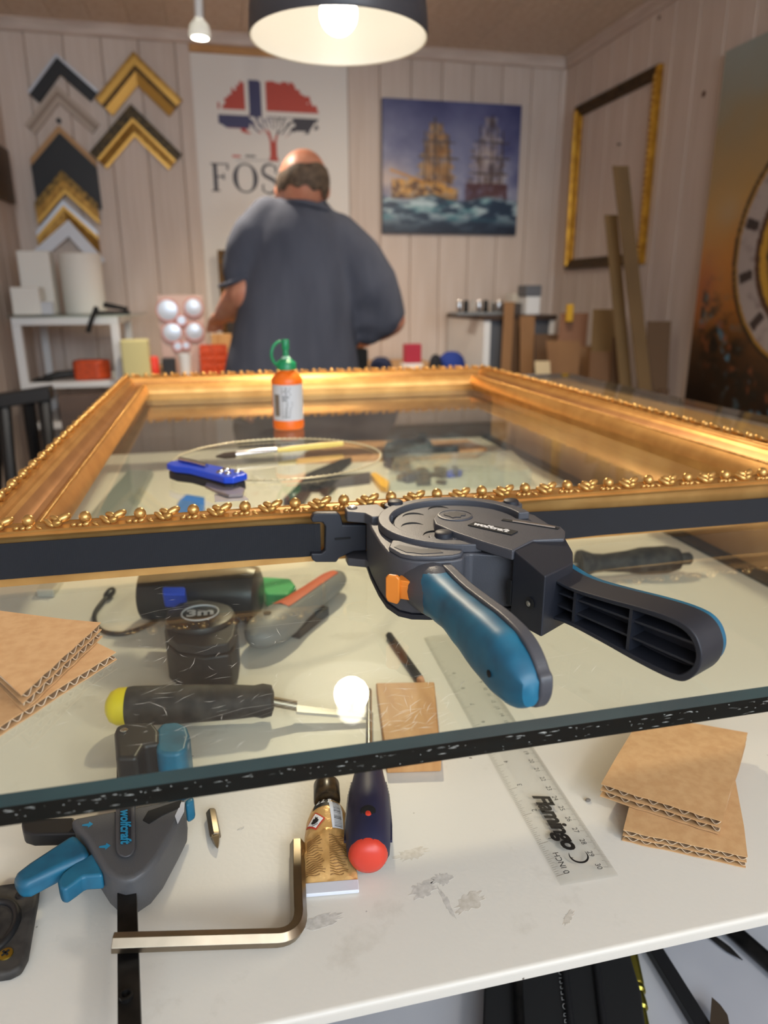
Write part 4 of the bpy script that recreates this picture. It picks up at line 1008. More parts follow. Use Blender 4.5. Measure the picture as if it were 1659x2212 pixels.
MB().prism(sp_(bpoly, .030)[::-1], SZ+.0060, SZ+.0300).build('body', mat('clamp_grey', col(78,78,80), .5, bump=.1, bscale=1200), tb, bevel=.0035, bseg=3)
rdg_ = MB().loft([[az(a, b, SZ+hh) for a, b in ((250,1735),(250,1835),(255,1848),(270,1854),(285,1848),(293,1835),(293,1735))] for hh in (.0298, .0330)]).build('spine', mat('clamp_grey2', col(70,70,73), .5), tb, bevel=.0018)
Pt = az(281, 1750, SZ+.0334); MB().loft([[az(a, b, SZ+hh) for a, b in ((259,1745),(259,1812),(263,1820),(279,1820),(283,1812),(283,1745))] for hh in (.0329, .0334)]).build('name_plate', M_housd, rdg_)
text('brand_lettering', 'wolfcraft', .0080, az(270, 1750, SZ+.0336), az(271, 1815, SZ+.0336)-az(270, 1750, SZ+.0336), az(285, 1750, SZ+.0336)-az(270, 1750, SZ+.0336), M_inkblue, rdg_, offset=.0003)
for a, b in ((185, 1783), (222, 1830)):
    ar = MB(); q = az(a, b, SZ+.0302); ar.add([q+Vector(v) for v in ((-.002,0,0),(.0015,-.0010,0),(.0015,-.0025,0),(.004,.0003,0),(.0015,.0030,0),(.0015,.0014,0),(-.002,.0012,0))], [tuple(range(7))]); ar.build('arrow_mark', M_inkblue, tb, fix=False)
MB().prism(sp_([(45,1776),(52,1768),(160,1764),(175,1800),(70,1802),(50,1796)], .024)[::-1], SZ+.0150, SZ+.0240).build('fixed_handle', M_black, tb, bevel=.0025)
MB().prism(sp_([(28,1893),(34,1880),(60,1860),(160,1795),(185,1822),(196,1844),(120,1878),(62,1908),(38,1912)], .028)[::-1], SZ+.0170, SZ+.0280).build('trigger', M_blue, tb, bevel=.0040, bseg=3)
MB().prism(sp_([(124,1902),(135,1884),(165,1860),(205,1838),(222,1880),(222,1890),(180,1893),(160,1908),(140,1922),(128,1918)], .026)[::-1], SZ+.0160, SZ+.0260).build('release_trigger', M_blue, tb, bevel=.0040, bseg=3)
# slot with opening on the right side of the body
MB().prism(sp_([(308,1772),(320,1752),(392,1728),(388,1745),(350,1762),(322,1780)], .0302)[::-1], SZ+.0298, SZ+.0304).build('finger_slot', M_blackmatte, tb, bevel=.0002)
MB().prism(sp_([(378,1765),(392,1735),(399,1735),(398,1755),(384,1782)], .0295)[::-1], SZ+.0300, SZ+.0303).build('price_sticker', M_label, tb)
MB().prism(sp_([(398,1735),(418,1722),(420,1735),(402,1746)], .022)[::-1], SZ+.010, SZ+.024).build('rear_pad', M_blue, tb, bevel=.002)
# jaw at the far end with blue pad, standing up from the bar
jaw = [(246,1582),(252,1568),(275,1562),(330,1560),(345,1580),(345,1608),(312,1612),(295,1640),(250,1640)]
MB().prism(sp_(jaw, .042)[::-1], SZ+.0100, SZ+.0430).build('jaw', M_black, tb, bevel=.0030)
MB().prism(sp_([(338,1580),(350,1565),(385,1562),(404,1572),(411,1592),(404,1622),(385,1634),(350,1634),(337,1626)], .040)[::-1], SZ+.0040, SZ+.0420).build('jaw_pad', M_blue, tb, bevel=.0030)
p = az(268, 1578, SZ+.0432); MB().lathe([(0, .0008), (.002, .0010), (.0026, .0005), (.0026, 0)][::-1], p, Z3, 14).build('jaw_pin', M_silver, tb, smooth=40)

# chisel with black and yellow handle, blade to the right
y0 = az(228, 1527, SZ+.022); y1 = az(592, 1513, SZ+.018); yd = (y1-y0).normalized(); YL = (y1-y0).length
ch_ = thing('chisel', 'chisel with black handle and yellow striking cap under the glass', 'chisel', (y0.x, y0.y, SZ))
MB().lathe([(0, 0), (.006, .0008), (.0115, .0040), (.0140, .0090), (.0142, .0165)], y0, yd, 24).build('striking_cap', M_yellow, ch_, smooth=50)
MB().lathe([(.0142, .0160), (.0148, .020), (.0146, YL*.45), (.0132, YL*.75), (.0120, YL*.88), (.0132, YL*.93), (.0118, YL*.985), (.0060, YL)], y0, yd, 24).build('handle', M_blackcoarse, ch_, smooth=50)
bz = y1; MB().tube([y0 + yd*(YL-.004), az(640, 1525, SZ+.012)], .0040, 12).build('shank', M_steel, ch_, smooth=60)
q = [az(636, 1522, SZ+.011), az(790, 1541, SZ+.006), az(792, 1549, SZ+.006), az(640, 1537, SZ+.011)]
MB().loft([[v for v in q], [v - Z3*.0025 for v in q]]).build('blade', M_silver, ch_)

# tape measure
tm = thing('tape_measure', 'black 3 m tape measure lying flat under the glass', 'tape measure', (s(430,1420).x, s(430,1420).y, SZ))
th_ = .046
top = [(352,1330),(358,1312),(385,1294),(430,1286),(475,1292),(505,1312),(513,1340),(508,1368),(495,1384),(440,1392),(380,1384),(356,1366)]
tpz = sp_(top, th_)[::-1]
MB().prism(tpz, SZ+.0003, SZ+.034, ).build('case', M_black, tm, bevel=.003)
tq = [(x_*.96 + .04*np.mean([p[0] for p in tpz]), y_*.96+.04*np.mean([p[1] for p in tpz])) for x_, y_ in tpz]
MB().prism(tq, SZ+.0338, SZ+th_-.003).build('case_band', mat('tape_band', col(40,40,42), .5), tm, bevel=.002)
cx_ = np.mean([p[0] for p in tpz]); cy_ = np.mean([p[1] for p in tpz])
MB().lathe([(.0300, 0), (.0305, .003), (.0290, .0060), (.0240, .0075), (0, .0075)][::-1], (cx_, cy_+.004, SZ+th_-.0045), Z3, 36).build('face_disc', M_black, tm, smooth=40)
MB().lathe([(.0165, 0), (.0168, .0006), (.0156, .0010), (.0154, .0004), (0, .0004)][::-1], (cx_, cy_+.004, SZ+th_+.0030), Z3, 36).build('badge', M_black, tm, smooth=30)
MB().tube([(cx_+.0160*math.cos(t), cy_+.004+.0160*math.sin(t), SZ+th_+.0040) for t in [2*math.pi*i/36 for i in range(36)]],   .0008, 6, closed=True).build('badge_ring', M_label, tm, smooth=60)
text('length_lettering', '3m', .0190, (cx_, cy_+.004, SZ+th_+.0038), X3, Y3, M_label, tm, align='CENTER', offset=.0008)
lp_ = s(500, 1345, .035); MB().tube([lp_+Z3*.010, lp_+Vector((.004,.002,.004)), lp_+Vector((.003,-.006,-.01))], .0016, 8).build('wrist_loop', M_blackmatte, tm, smooth=60)

# dark can lying on its side with blue clip, green clip
c0_ = az(312, 1278, SZ+.030); c1_ = az(562, 1282, SZ+.030); cd = (c1_-c0_); CLn = cd.length; cd.normalize()
can = thing('glue_gun_body', 'dark brown cylindrical tool body lying behind the tape measure', 'tool', (c0_.x, c0_.y, SZ))
MB().lathe([(.022, 0), (.028, .002), (.0295, .01), (.0295, CLn-.012), (.027, CLn-.003), (.020, CLn), (0, CLn)], c0_, cd, 32).build('barrel', mat('brown_black', col(44,36,30), .35, c2=col(30,25,22), vscale=30), can, smooth=40)
q = az(378, 1290, SZ+.045); MB().obox(q, cd, Vector((0,-.5,.8)), Vector((0,.8,.5)), .011, .011, .005).build('blue_button', M_bluec, can, bevel=.002)
gq = [s(566,1248,.014), s(628,1252,.014), s(640,1268,.014), s(622,1288,.014), s(575,1288,.014), s(566,1275,.014)]
MB().prism([(p.x, p.y) for p in gq][::-1], SZ+.0004, SZ+.016).build('green_clip', M_greenl, label='light green plastic clip between the dark barrel and the grey knife', cat='clip', bevel=.003)

# grey and orange knife with chunky handle
z0_k = SZ+.017
a0_, a1_ = az(545, 1385, z0_k), az(735, 1245, z0_k); ad = (a1_-a0_); AL = ad.length; ad.normalize(); an = Z3.cross(ad)
gk = thing('snap_off_knife', 'grey and orange rubber-handled cutter knife lying under the glass', 'knife', ((a0_+a1_)/2).to_tuple()[:2] + (SZ,))
def ksec(a):
    T = [(0, .005, .006), (.05, .016, .0115), (.14, .0215, .015), (.28, .0220, .0158), (.42, .0185, .0140), (.62, .0160, .0130), (.85, .0160, .012), (.96, .012, .010), (1, .007, .007)]
    for p, q in zip(T, T[1:]):
        if a <= q[0]: t = (a-p[0])/(q[0]-p[0]); return p[1]+(q[1]-p[1])*t, p[2]+(q[2]-p[2])*t
    return T[-1][1:]
rings = []
for i in range(31):
    a = i/30; w, h_ = ksec(a); rings.append([a0_ + ad*(a*AL) + an*(w*math.cos(t)) + Z3*(h_*math.sin(t)) for t in [2*math.pi*k/24 for k in range(24)]])
MB().loft(rings).build('handle', M_greyorange, gk, smooth=50)
def kstrip(aa, ba_, bb_, name, mt):
    m_ = MB(); L1 = []; L2 = []
    for i in range(13):
        a = aa[0] + (aa[1]-aa[0])*i/12; w, h_ = ksec(a)
        for (l, b_) in ((L1, ba_), (L2, bb_)): l.append(a0_ + ad*(a*AL) + an*((w+.0006)*math.cos(b_)) + Z3*((h_+.0006)*math.sin(b_)))
    n = 13; mid = [ (p+q)/2 + Z3*.0022 for p, q in zip(L1, L2)]
    m_.add(L1+mid+L2, [(i, i+1, n+i+1, n+i) for i in range(n-1)] + [(n+i, n+i+1, 2*n+i+1, 2*n+i) for i in range(n-1)]); return m_.build(name, mt, gk, smooth=60, fix=False)
kstrip((.30, .92), 1.05, 1.95, 'orange_inlay', mat('orange_rubber', col(214,92,40), .5))
kstrip((.45, .92), -.45, .25, 'orange_edge', MATS['orange_rubber'])
w, h_ = ksec(.17); MB().lathe([(0, .0), (.0032, .0), (.0038, .0008), (.003, .001)], a0_ + ad*(.17*AL) + Z3*(h_-.0003) + an*.002, Z3, 14).build('hanging_hole', M_blackmatte, gk, smooth=40)
q = a0_ + ad*(.45*AL) - an*.016; MB().obox(Vector((q.x, q.y, SZ+.006)), ad, an, Z3, .030, .005, .005).build('blade_slider', M_blackcoarse, gk, bevel=.001)

# black cable with plug
cbl = [az(232, 1288, SZ+.006), az(222, 1300, SZ+.005), az(205, 1325, SZ+.004), az(207, 1348, SZ+.003), az(228, 1366, SZ+.003), az(270, 1368, SZ+.003), az(320, 1350, SZ+.004), az(360, 1325, SZ+.004)]
cb = thing('cable', 'thin black cable with a plug curling beside the tape measure', 'cable', (cbl[3].x, cbl[3].y, SZ))
def smooth_path(P, n=6):
    P = [Vector(p) for p in P]; o = []
    for i in range(len(P)-1):
        p0, p1, p2, p3 = P[max(i-1,0)], P[i], P[i+1], P[min(i+2, len(P)-1)]
        for k in range(n):
            t = k/n; o.append(.5*((2*p1) + (p2-p0)*t + (2*p0-5*p1+4*p2-p3)*t*t + (3*p1-p0-3*p2+p3)*t**3))
    return o + [P[-1]]
MB().tube(smooth_path(cbl), .0024, 8).build('wire', M_black, cb, smooth=60)
MB().lathe([(.003, -.004), (.0048, 0), (.0048, .012), (.002, .016)], cbl[0] - (cbl[1]-cbl[0]).normalized()*.012 + Z3*0, (cbl[1]-cbl[0]), 12).build('plug', M_black, cb, smooth=40)

# black file handle at right, and a brown wooden dowel
f0, f1 = az(1250, 1218, SZ+.0175), az(1492, 1206, SZ+.0175); fd_ = (f1-f0); FL = fd_.length; fd_.normalize()
fh = thing('file_grip_tool', 'black plastic tool handle with flared end lying at the right under the glass', 'handle', (f0.x, f0.y, SZ))
MB().lathe([(.016, 0), (.0165, .004), (.0115, .018), (.0105, .03), (.0130, .06), (.0160, FL*.55), (.0165, FL*.78), (.013, FL*.88), (.0075, FL*.90), (.0075, FL*.985), (.006, FL), (0, FL)], f0, fd_, 24).build('grip', M_blackcoarse, fh, smooth=50)
MB().lathe([(.0030, -.03), (.0030, .002)], f0, fd_, 10).build('tang', M_steel, fh, smooth=50)
d0, d1 = az(1380, 1290, SZ+.007), az(1530, 1338, SZ+.007)
MB().tube([d0, d1], .0068, 14).build('wooden_dowel', mat('red_brown_wood', col(112,72,52), .5, c2=col(88,54,40), vscale=40), label='short red-brown wooden dowel behind the ribbed lever handle', cat='dowel', smooth=40)

# things far back on the shelf, seen through the glass inside the frame
fq = [s(700,1005), s(1046,985), s(1052,962), s(1000,930), s(690,938)]
fq = [s(640,1003), s(1030,990), s(1052,978), s(1010,958), s(690,964)]
MB().prism([(p.x, p.y) for p in fq], SZ+.0004, SZ+.010).build('cardboard_mat', mat('mat_brown', col(206,156,110), .8, c2=col(194,144,98), vscale=20), label='brown cardboard mat on the shelf under the far half of the glass', cat='mat', bevel=.001)
qc = thing('quick_clamp', 'black quick clamp lying on the brown mat under the glass', 'clamp', (s(900,968).x, s(900,968).y, SZ+.0105))
def fp(pts): return [(az(a, b, SZ+.02).x, az(a, b, SZ+.02).y) for a, b in pts][::-1]
MB().prism(fp([(825,985),(835,965),(870,958),(930,960),(935,972),(880,978),(885,992),(850,1000)]), SZ+.0105, SZ+.030).build('body', M_blackcoarse, qc, bevel=.002)
MB().prism(fp([(895,966),(990,962),(990,968),(900,974)]), SZ+.0125, SZ+.020).build('bar', M_dsteel, qc)
MB().prism(fp([(898,960),(905,945),(920,945),(922,962)]), SZ+.0105, SZ+.030).build('jaw', M_blackcoarse, qc, bevel=.002)
for k, (a, b, c_, d_2) in enumerate(((955,1008,1000,1000),)):
    MB().prism(fp([(a,b),(a+3,b-6),(c_-15,d_2-4),(c_,d_2),(c_-4,d_2+7),(a+20,b+2)]), SZ+.0004, SZ+.006).build('blue_clip', M_bluec, label='small bright blue clip beside the clear box under the glass', cat='clip', bevel=.001)
# clear plastic box with hardware
bx = [s(838,1062), s(1146,1052), s(1105,1006), s(856,1014)]
cbx = thing('clear_box', 'clear plastic box of small hardware under the glass behind the clamp', 'box', (sum(p.x for p in bx)/4, sum(p.y for p in bx)/4, SZ))
MB().prism([(p.x, p.y) for p in bx], SZ+.0006, SZ+.030).build('shell', clear_mat('hazy_box', (.92, .95, .95, 1), 1.45, .05, .14), cbx)
rg = random.Random(12)
for k in range(16):
    u, v = rg.uniform(.08, .50), rg.uniform(.2, .75); q = bil(bx, u, v); r = rg.uniform(.008, .014)
    MB().obox((q.x, q.y, SZ+.003+rg.uniform(.001,.006)+r*.4), Vector((rg.uniform(-1,1), rg.uniform(-1,1), 0)).normalized(), Vector((0,0,1)), X3, .001, .001, .001) if False else None
    a = rg.uniform(0, 3.1); U_k = Vector((math.cos(a), math.sin(a), 0)); V_k = Vector((-math.sin(a), math.cos(a), 0))
    MB().obox((q.x, q.y, SZ+.0016+.0030+.003*(k % 3)), U_k, V_k, Z3, r, r*.55, .0028+.003*(k % 3)).build('bracket_plate', [M_dsteel, M_steel, M_black][k % 3], cbx, bevel=.0008)
yq = fp([(800,1012),(812,1010),(842,1030),(838,1042),(822,1038)])
MB().prism(yq, SZ+.0004, SZ+.012).build('yellow_clip', mat('amber_plastic', col(238,180,40), .45), label='amber yellow clip left of the clear box under the glass', cat='clip', bevel=.002)
MB().prism(fp([(372,1112),(382,1062),(400,1046),(440,1052),(440,1075),(428,1116)]), SZ+.0004, SZ+.0030).build('blue_tape_strip', M_bluetape, label='strip of blue tape on the shelf below the utility knife', cat='tape', bevel=.0008)
# grey profiles at the left
def bar_on(pts, h, name, mt, label, cat): return MB().prism(fp(pts), SZ+.0004, SZ+h).build(name, mt, label=label, cat=cat, bevel=.001)
bar_on([(165,1130),(276,1006),(330,1006),(262,1130)], .012, 'grey_profile', mat('grey_alu', col(150,158,154), .4, .3), 'wide grey metal profile on the shelf near the left rail of the frame', 'metal bar')
bar_on([(75,1255),(130,1180),(165,1180),(112,1255)], .010, 'metal_ruler', mat('pale_alu', col(190,192,188), .35, .5), 'pale metal strip under the glass left of the dark barrel', 'metal bar')
# dark tools under the hoop
pl = thing('pliers', 'dark pliers lying on the shelf under the metal hoop', 'pliers', (s(700,1010).x, s(700,1010).y, SZ))
MB().prism(fp([(640,1040),(660,1015),(735,985),(760,980),(730,1005),(690,1040)]), SZ+.0004, SZ+.014).build('jaw', M_blackcoarse, pl, bevel=.002)
MB().prism(fp([(690,1042),(720,1018),(800,1012),(800,1022),(730,1030),(705,1052)]), SZ+.0004, SZ+.014).build('handle', M_housd, pl, bevel=.002)
MB().prism(fp([(610,1070),(640,1040),(672,1042),(650,1075)]), SZ+.0004, SZ+.014).build('handle', M_housd, pl, bevel=.002)

# ------------------------------------------------------------------ lower shelf
def lq(pts, h): return [(az(a, b, LZ+h).x, az(a, b, LZ+h).y) for a, b in pts][::-1]
cs2 = thing('tool_case', 'open black foam tool case on the lower shelf holding a steel rod', 'case', (az(1200,2180,LZ).x, az(1200,2180,LZ).y, LZ))
MB().prism(lq([(1040,2300),(1047,2110),(1060,2040),(1340,1990),(1385,2140),(1405,2300)], .02), LZ+.0004, LZ+.020).build('foam', M_blackmatte, cs2, bevel=.002)
r0, r1 = az(1118, 2100, LZ+.022), az(1128, 2300, LZ+.022); MB().tube([r0, r1], .0035, 12).build('steel_rod', M_dsteel, cs2, smooth=60)
for x_ in (1215, 1285):
    q0_, q1_ = az(x_, 2060, LZ+.0205), az(x_+28, 2290, LZ+.0205); MB().tube([q0_, q1_], .0030, 10).build('foam_ridge', M_black, cs2, smooth=60)
text('case_lettering', 'PROFESSIONAL', .0075, az(1228, 2212, LZ+.0208), az(1214, 2100, LZ+.0208)-az(1228, 2212, LZ+.0208), az(1206, 2212, LZ+.0208)-az(1228, 2212, LZ+.0208), mat('print_dim', col(130,130,130), .6), cs2, space=1.25)
bt = thing('brass_tube', 'greenish brass stepped tube beside the black tool case on the lower shelf', 'tube', (az(1380,2140,LZ).x, az(1380,2140,LZ).y, LZ))
t0_, t1_ = az(1358, 2040, LZ+.006), az(1402, 2260, LZ+.006); td_ = (t1_-t0_).normalized(); tl2 = (t1_-t0_).length
M_obrass = mat('olive_brass', col(150,140,60), .25, .9)
MB().lathe([(.0056, 0), (.0058, tl2*.42), (.0046, tl2*.44), (.0058, tl2*.46), (.0058, tl2*.50), (.0042, tl2*.52), (.0050, tl2*.60), (.0050, tl2*.66), (.0034, tl2*.68), (.0034, tl2)], t0_, td_, 18).build('barrel', M_obrass, bt, smooth=40)
q0_, q1_ = az(1400, 2030, LZ+.005), az(1560, 2290, LZ+.005); dq_ = (q1_-q0_).normalized()
MB().obox((q0_+q1_)/2, dq_, Z3.cross(dq_), Z3, (q1_-q0_).length/2, .0060, .0040).build('black_bar', M_black, label='straight black bar lying diagonally on the lower shelf', cat='bar', bevel=.001)
kt = thing('knurled_punch', 'knurled steel punch at the right end of the lower shelf', 'punch', (az(1640,2090,LZ).x, az(1640,2090,LZ).y, LZ))
q0_, q1_ = az(1560, 1990, LZ+.007), az(1720, 2130, LZ+.007); MB().tube([q0_, q1_], .0066, 16).build('shaft', M_dsteel, kt, smooth=60)
aw = thing('awl', 'thin dark scribing awl with pointed tip on the lower shelf', 'awl', (az(1580,2050,LZ).x, az(1580,2050,LZ).y, LZ))
q0_, q1_ = az(1520, 2010, LZ+.003), az(1604, 2074, LZ+.003); MB().tube([q0_, q0_*.35+q1_*.65, q1_], [.0022, .0026, .0003], 10).build('needle', M_dsteel, aw, smooth=60)
lf = [(1538,2152),(1556,2168),(1572,2190),(1580,2230),(1532,2230)]
MB().prism(lq(lf, .012), LZ+.0100, LZ+.0112).build('palette_blade', mat('bronze_blade', col(120,104,88), .35, .8), label='pointed bronze-coloured blade at the bottom of the lower shelf', cat='blade')
# ------------------------------------------------------------------ back wall
WY = YB - .0006
NB_ = -Y3
# banner
bn = thing('shop_banner', 'white shop banner with flag-coloured tree emblem and grey serif lettering', 'banner', (ay(580,700,WY).x, WY, .62))
tl, trr = ay(410, 118, WY), ay(749, 131, WY)
bz1 = (tl.z+trr.z)/2
MB().box(tl.x, trr.x, WY-.004, WY, .62, bz1).build('sheet', M_banner, bn)
MB().box(tl.x-.002, trr.x+.002, WY-.012, WY, bz1+.0005, min(bz1+.048, ZC-.0585)).build('batten', M_woodedge, bn, bevel=.003)
def wallp(px, py, d=.0045): p = ay(px, py, WY-d); return p
# tree emblem
e0 = wallp(466, 168, .0050); e1 = wallp(686, 168, .0050); e2 = wallp(466, 348, .0050); EW = e1.x-e0.x; EH = e0.z-e2.z
def tree_xy(u, v): return (u-.5)*2, 1-v
def tree_keep(u, v):
    x, y = tree_xy(u, v)
    n = fbm(x*6+10, y*6, 3)*.34 + fbm(x*17+3, y*17, 8)*.22 - .27
    r = (x/1.0)**2 + ((y-.58)/.42)**2
    can = (r < 1 + n*2.2) & (y > .33 + .10*np.abs(x)**2 + n*.25)
    low = (y < .60) & (np.abs(x) < .95)
    ang = np.arctan2(y-.22, x-.06)
    rays = (np.sin(ang*26 + fbm(x*9, y*9, 5)*7) > .35 - (y-.3)*2.2) 
    can = can & ((~low) | rays | (y > .56) | ((np.abs(x-.06) > .45) & (y > .41)))
    white = (np.abs(x+.36) < .10) & (y > .40) | (np.abs(y-.615) < .028) & (x > -.02) | (np.abs(y-.615) < .03) & (x < -.46)
    white = ((x > -.46) & (x < -.385) & (y > .60)) | ((x > -.14) & (x < -.06) & (y > .55)) | ((y > .575) & (y < .635) & ((x < -.40) | (x > -.12)))
    trunk = (np.abs(x-.06) < .075 + .16*np.clip(.10-y, 0, 1)*3 + .35*np.clip(y-.24, 0, 1)**1.3) & (y < .40) & (y > .02)
    fork = (np.abs(np.abs(x-.06) - (y-.20)*.55) < .03) & (y > .2) & (y < .42)
    split = (np.abs(x-.07) < .45*(y-.25)) & (y > .25)
    return (can & ~white & ~((y < .42) & (np.abs(x-.06) < .12))) | (trunk & ~split) | fork
def tree_rgb(u, v):
    x, y = tree_xy(u, v); R = np.full_like(x, 184.); G = np.full_like(x, 66.); B = np.full_like(x, 48.)
    def setc(m, c): R[m] = c[0]; G[m] = c[1]; B[m] = c[2]
    setc((x > -.385) & (x < -.14) & (y > .38), (58, 58, 98))
    setc((y > .42) & (y < .575), (58, 58, 98))
    setc((y > .36) & (y < .575) & (x > .05), (56, 52, 62))
    return R, G, B
print_sheet('tree_emblem', e0, (EW, 0, 0), (0, 0, -EH), 150, 120, tree_rgb, bn, M_attr, tree_keep)
# lettering FOST in a hand-built serif
def strokes(mb, polys, O, sx, sz):
    for pl_ in polys: mb.add([O + X3*(a*sx) + Z3*(b*sz) for a, b in pl_], [tuple(range(len(pl_)))])
def serif_letter(ch):
    if ch == 'F': return [[(.09,0),(.09,1),(.26,1),(.26,0)], [(0,0),(.34,0),(.34,.05),(0,.05)], [(0,.95),(.72,.95),(.72,1),(0,1)], [(.62,.78),(.72,.78),(.72,.95),(.66,.95)], [(.24,.50),(.52,.50),(.52,.56),(.24,.56)], [(.47,.42),(.54,.42),(.54,.64),(.47,.64)]]
    if ch == 'T': return [[(.33,0),(.33,1),(.47,1),(.47,0)], [(.20,0),(.60,0),(.60,.05),(.20,.05)], [(0,.95),(.80,.95),(.80,1),(0,1)], [(0,.78),(.05,.78),(.10,.95),(0,.95)], [(.75,.78),(.80,.78),(.80,.95),(.70,.95)]]
    out = []
    if ch == 'O':
        n = 40
        for i in range(n):
            q = []
            for t, r in ((i, 1), (i+1, 1), (i+1, 0), (i, 0)):
                a = 2*math.pi*t/n; rx = .48 if r else .48 - .06 - .13*abs(math.cos(a)); rz = .53 if r else .47
                q.append((.48 + rx*math.cos(a), .5 + rz*math.sin(a)))
            out.append(q)
    if ch == 'S':
        P = [(.60,.80),(.55,.95),(.36,1.02),(.16,.96),(.07,.80),(.13,.64),(.34,.53),(.54,.42),(.61,.24),(.52,.06),(.32,-.02),(.12,.04),(.05,.20)]
        P = [(v.x, v.y) for v in smooth_path([Vector((a, b, 0)) for a, b in P], 4)]; n = len(P)
        W_ = [.02 + .055*math.sin(math.pi*i/(n-1))**1.5 for i in range(n)]
        L = []; R_ = []
        for i, (a, b) in enumerate(P):
            a0, b0_ = P[max(i-1,0)]; a1, b1_ = P[min(i+1,n-1)]; dx, dz = a1-a0, b1_-b0_; l = math.hypot(dx, dz); L.append((a - dz/l*W_[i], b + dx/l*W_[i])); R_.append((a + dz/l*W_[i], b - dx/l*W_[i]))
        for i in range(n-1): out.append([L[i], L[i+1], R_[i+1], R_[i]])
        out += [[(.55,.72),(.64,.72),(.64,.98),(.60,.98)], [(.02,.04),(.06,.04),(.11,.30),(.02,.30)]]
    return out
lo_ = wallp(458, 413, .0052); hi_ = wallp(458, 352, .0052); lh_ = hi_.z-lo_.z; lwid = lh_*.80
xpx = 0.0
for ch, w, adv in (('F', .95, .82), ('O', 1.02, 1.10), ('S', .95, .74), ('T', 1.0, .9)):
    mb = MB(); strokes(mb, serif_letter(ch), lo_ + X3*xpx, lh_*w, lh_); mb.build('letter', mat('banner_grey', col(84,84,90), .6), bn, fix=False); xpx += adv*lh_
ml = MB()
for a, b, y_, hgt, m_ in ((510, 590, 347, 1.2, 0),): 
    p, q = wallp(a, y_, .0051), wallp(b, y_, .0051); ml.add([p, q, q+Z3*.002, p+Z3*.002], [(0,1,2,3)])
ml.build('rule_line', M_inkg, bn, fix=False)
for k, (a, b, mt) in enumerate(((502, 520, M_inkred), (530, 552, M_inkg))):
    p, q = wallp(a, 339, .0051), wallp(b, 340, .0051); MB().add([p, q, q+Z3*.008, p+Z3*.008], [(0,1,2,3)]).build('small_word', mt, bn, fix=False)

# frame corner samples
M_silvr = mat('silver_leaf', col(196,200,208), .35, .5); M_chblack = mat('sample_black', col(20,20,24), .5); M_chpale = mat('sample_limed', col(156,138,122), .6); M_chpale2 = mat('sample_limed2', col(184,168,154), .6)
M_chwood = mat('sample_natural', col(186,142,92), .5); M_chwhite = mat('sample_white', col(226,230,238), .4)
M_g2 = mat('sample_gold', col(172,128,58), .4, .6, c2=col(136,98,40), vscale=40); M_g3 = mat('sample_gold_light', col(198,154,76), .35, .65); M_g4 = mat('sample_gold_ornate', col(150,116,52), .45, .5, c2=col(70,52,24), vscale=70, bump=.6, bscale=90)
M_g5 = mat('sample_dark_ornate', col(92,72,34), .5, .4, c2=col(26,20,12), vscale=60, bump=.6, bscale=80)
def chevron(label, apx, apy, L, bands, rot=0, y0=0.0, vc=0):
    P = ay(apx, apy, WY-y0); wtot = sum(b[0] for b in bands)
    t = thing('frame_corner_sample', label, 'frame sample', P - Z3*L*.7, 'frame corner samples on the back wall')
    c = math.cos(math.radians(45)); 
    def rt(v): a = math.radians(rot); return X3*(v[0]*math.cos(a)-v[1]*math.sin(a)) + Z3*(v[0]*math.sin(a)+v[1]*math.cos(a))
    dl, dr = rt((-c, -c)), rt((c, -c))
    for d1, d2 in ((dl, dr), (dr, dl)):
        mb = MB(); w = 0; mats_ = []
        for k, (bw, h, mt) in enumerate(bands):
            if mt not in mats_: mats_.append(mt)
            mb.cur = mats_.index(mt)
            a0, a1 = w, w+bw; h0, h1 = (h if isinstance(h, tuple) else (h, h))
            pts = [P + d1*a0 + d2*a0, P + d1*(L+vc*a0) + d2*a0, P + d1*(L+vc*a1) + d2*a1, P + d1*a1 + d2*a1]
            hh = [h0, h0, h1, h1]
            mb.add([p for p in pts] + [p + NB_*q for p, q in zip(pts, hh)], [(0,1,2,3), (4,5,6,7), (0,1,5,4), (1,2,6,5), (2,3,7,6), (3,0,4,7)])
            w = a1
        mb.build('moulding', mats_, t)
    return t
chevron('black corner sample with silver edge, topmost on the left', 123, 118, .192, [(.010,.024,M_silvr),(.042,.018,M_chblack)], 4)
chevron('pale limed-wood corner sample below the black one with silver edge', 122, 184, .205, [(.016,.016,M_chpale2),(.014,.012,M_chpale),(.018,.016,M_chpale2)], 3)
chevron('wide black corner sample with a natural wood outer edge', 128, 272, .180, [(.020,.018,M_chwood),(.012,.022,M_chblack),(.105,.020,M_chblack)], 1, 0, 1)
chevron('ornate antique-gold corner sample below the wide black one', 136, 371, .172, [(.022,.034,M_g4),(.026,.030,M_g2),(.012,.026,M_g3)], 1, .0225, 1)
chevron('smooth gold corner sample above the white one', 138, 434, .172, [(.014,.030,M_silvr),(.012,.030,M_g3),(.040,(.030,.022),M_g2)], 1, .0, 1)
chevron('plain white corner sample, lowest on the left', 149, 476, .205, [(.046,.020,M_chwhite)], -6, .031)
chevron('bright stepped gold corner sample, topmost in the right column', 289, 114, .246, [(.014,.024,M_g2),(.022,.034,M_g3),(.016,.022,M_gold_dark),(.034,(.030,.018),M_g3)], 2)
chevron('dark ornate gold corner sample with scrolls below the bright gold one', 284, 228, .262, [(.036,.034,M_g5),(.010,.028,M_g3),(.026,(.020,.024),M_g2),(.012,.018,M_g3)], 1)
hp_ = ay(128, 262, WY); MB().lathe([(.006, 0), (.010, .006), (.010, .012), (0, .014)], hp_, NB_, 12).build('wall_hook', M_black, label='small black wall hook above the wide black sample', cat='hook', smooth=40)

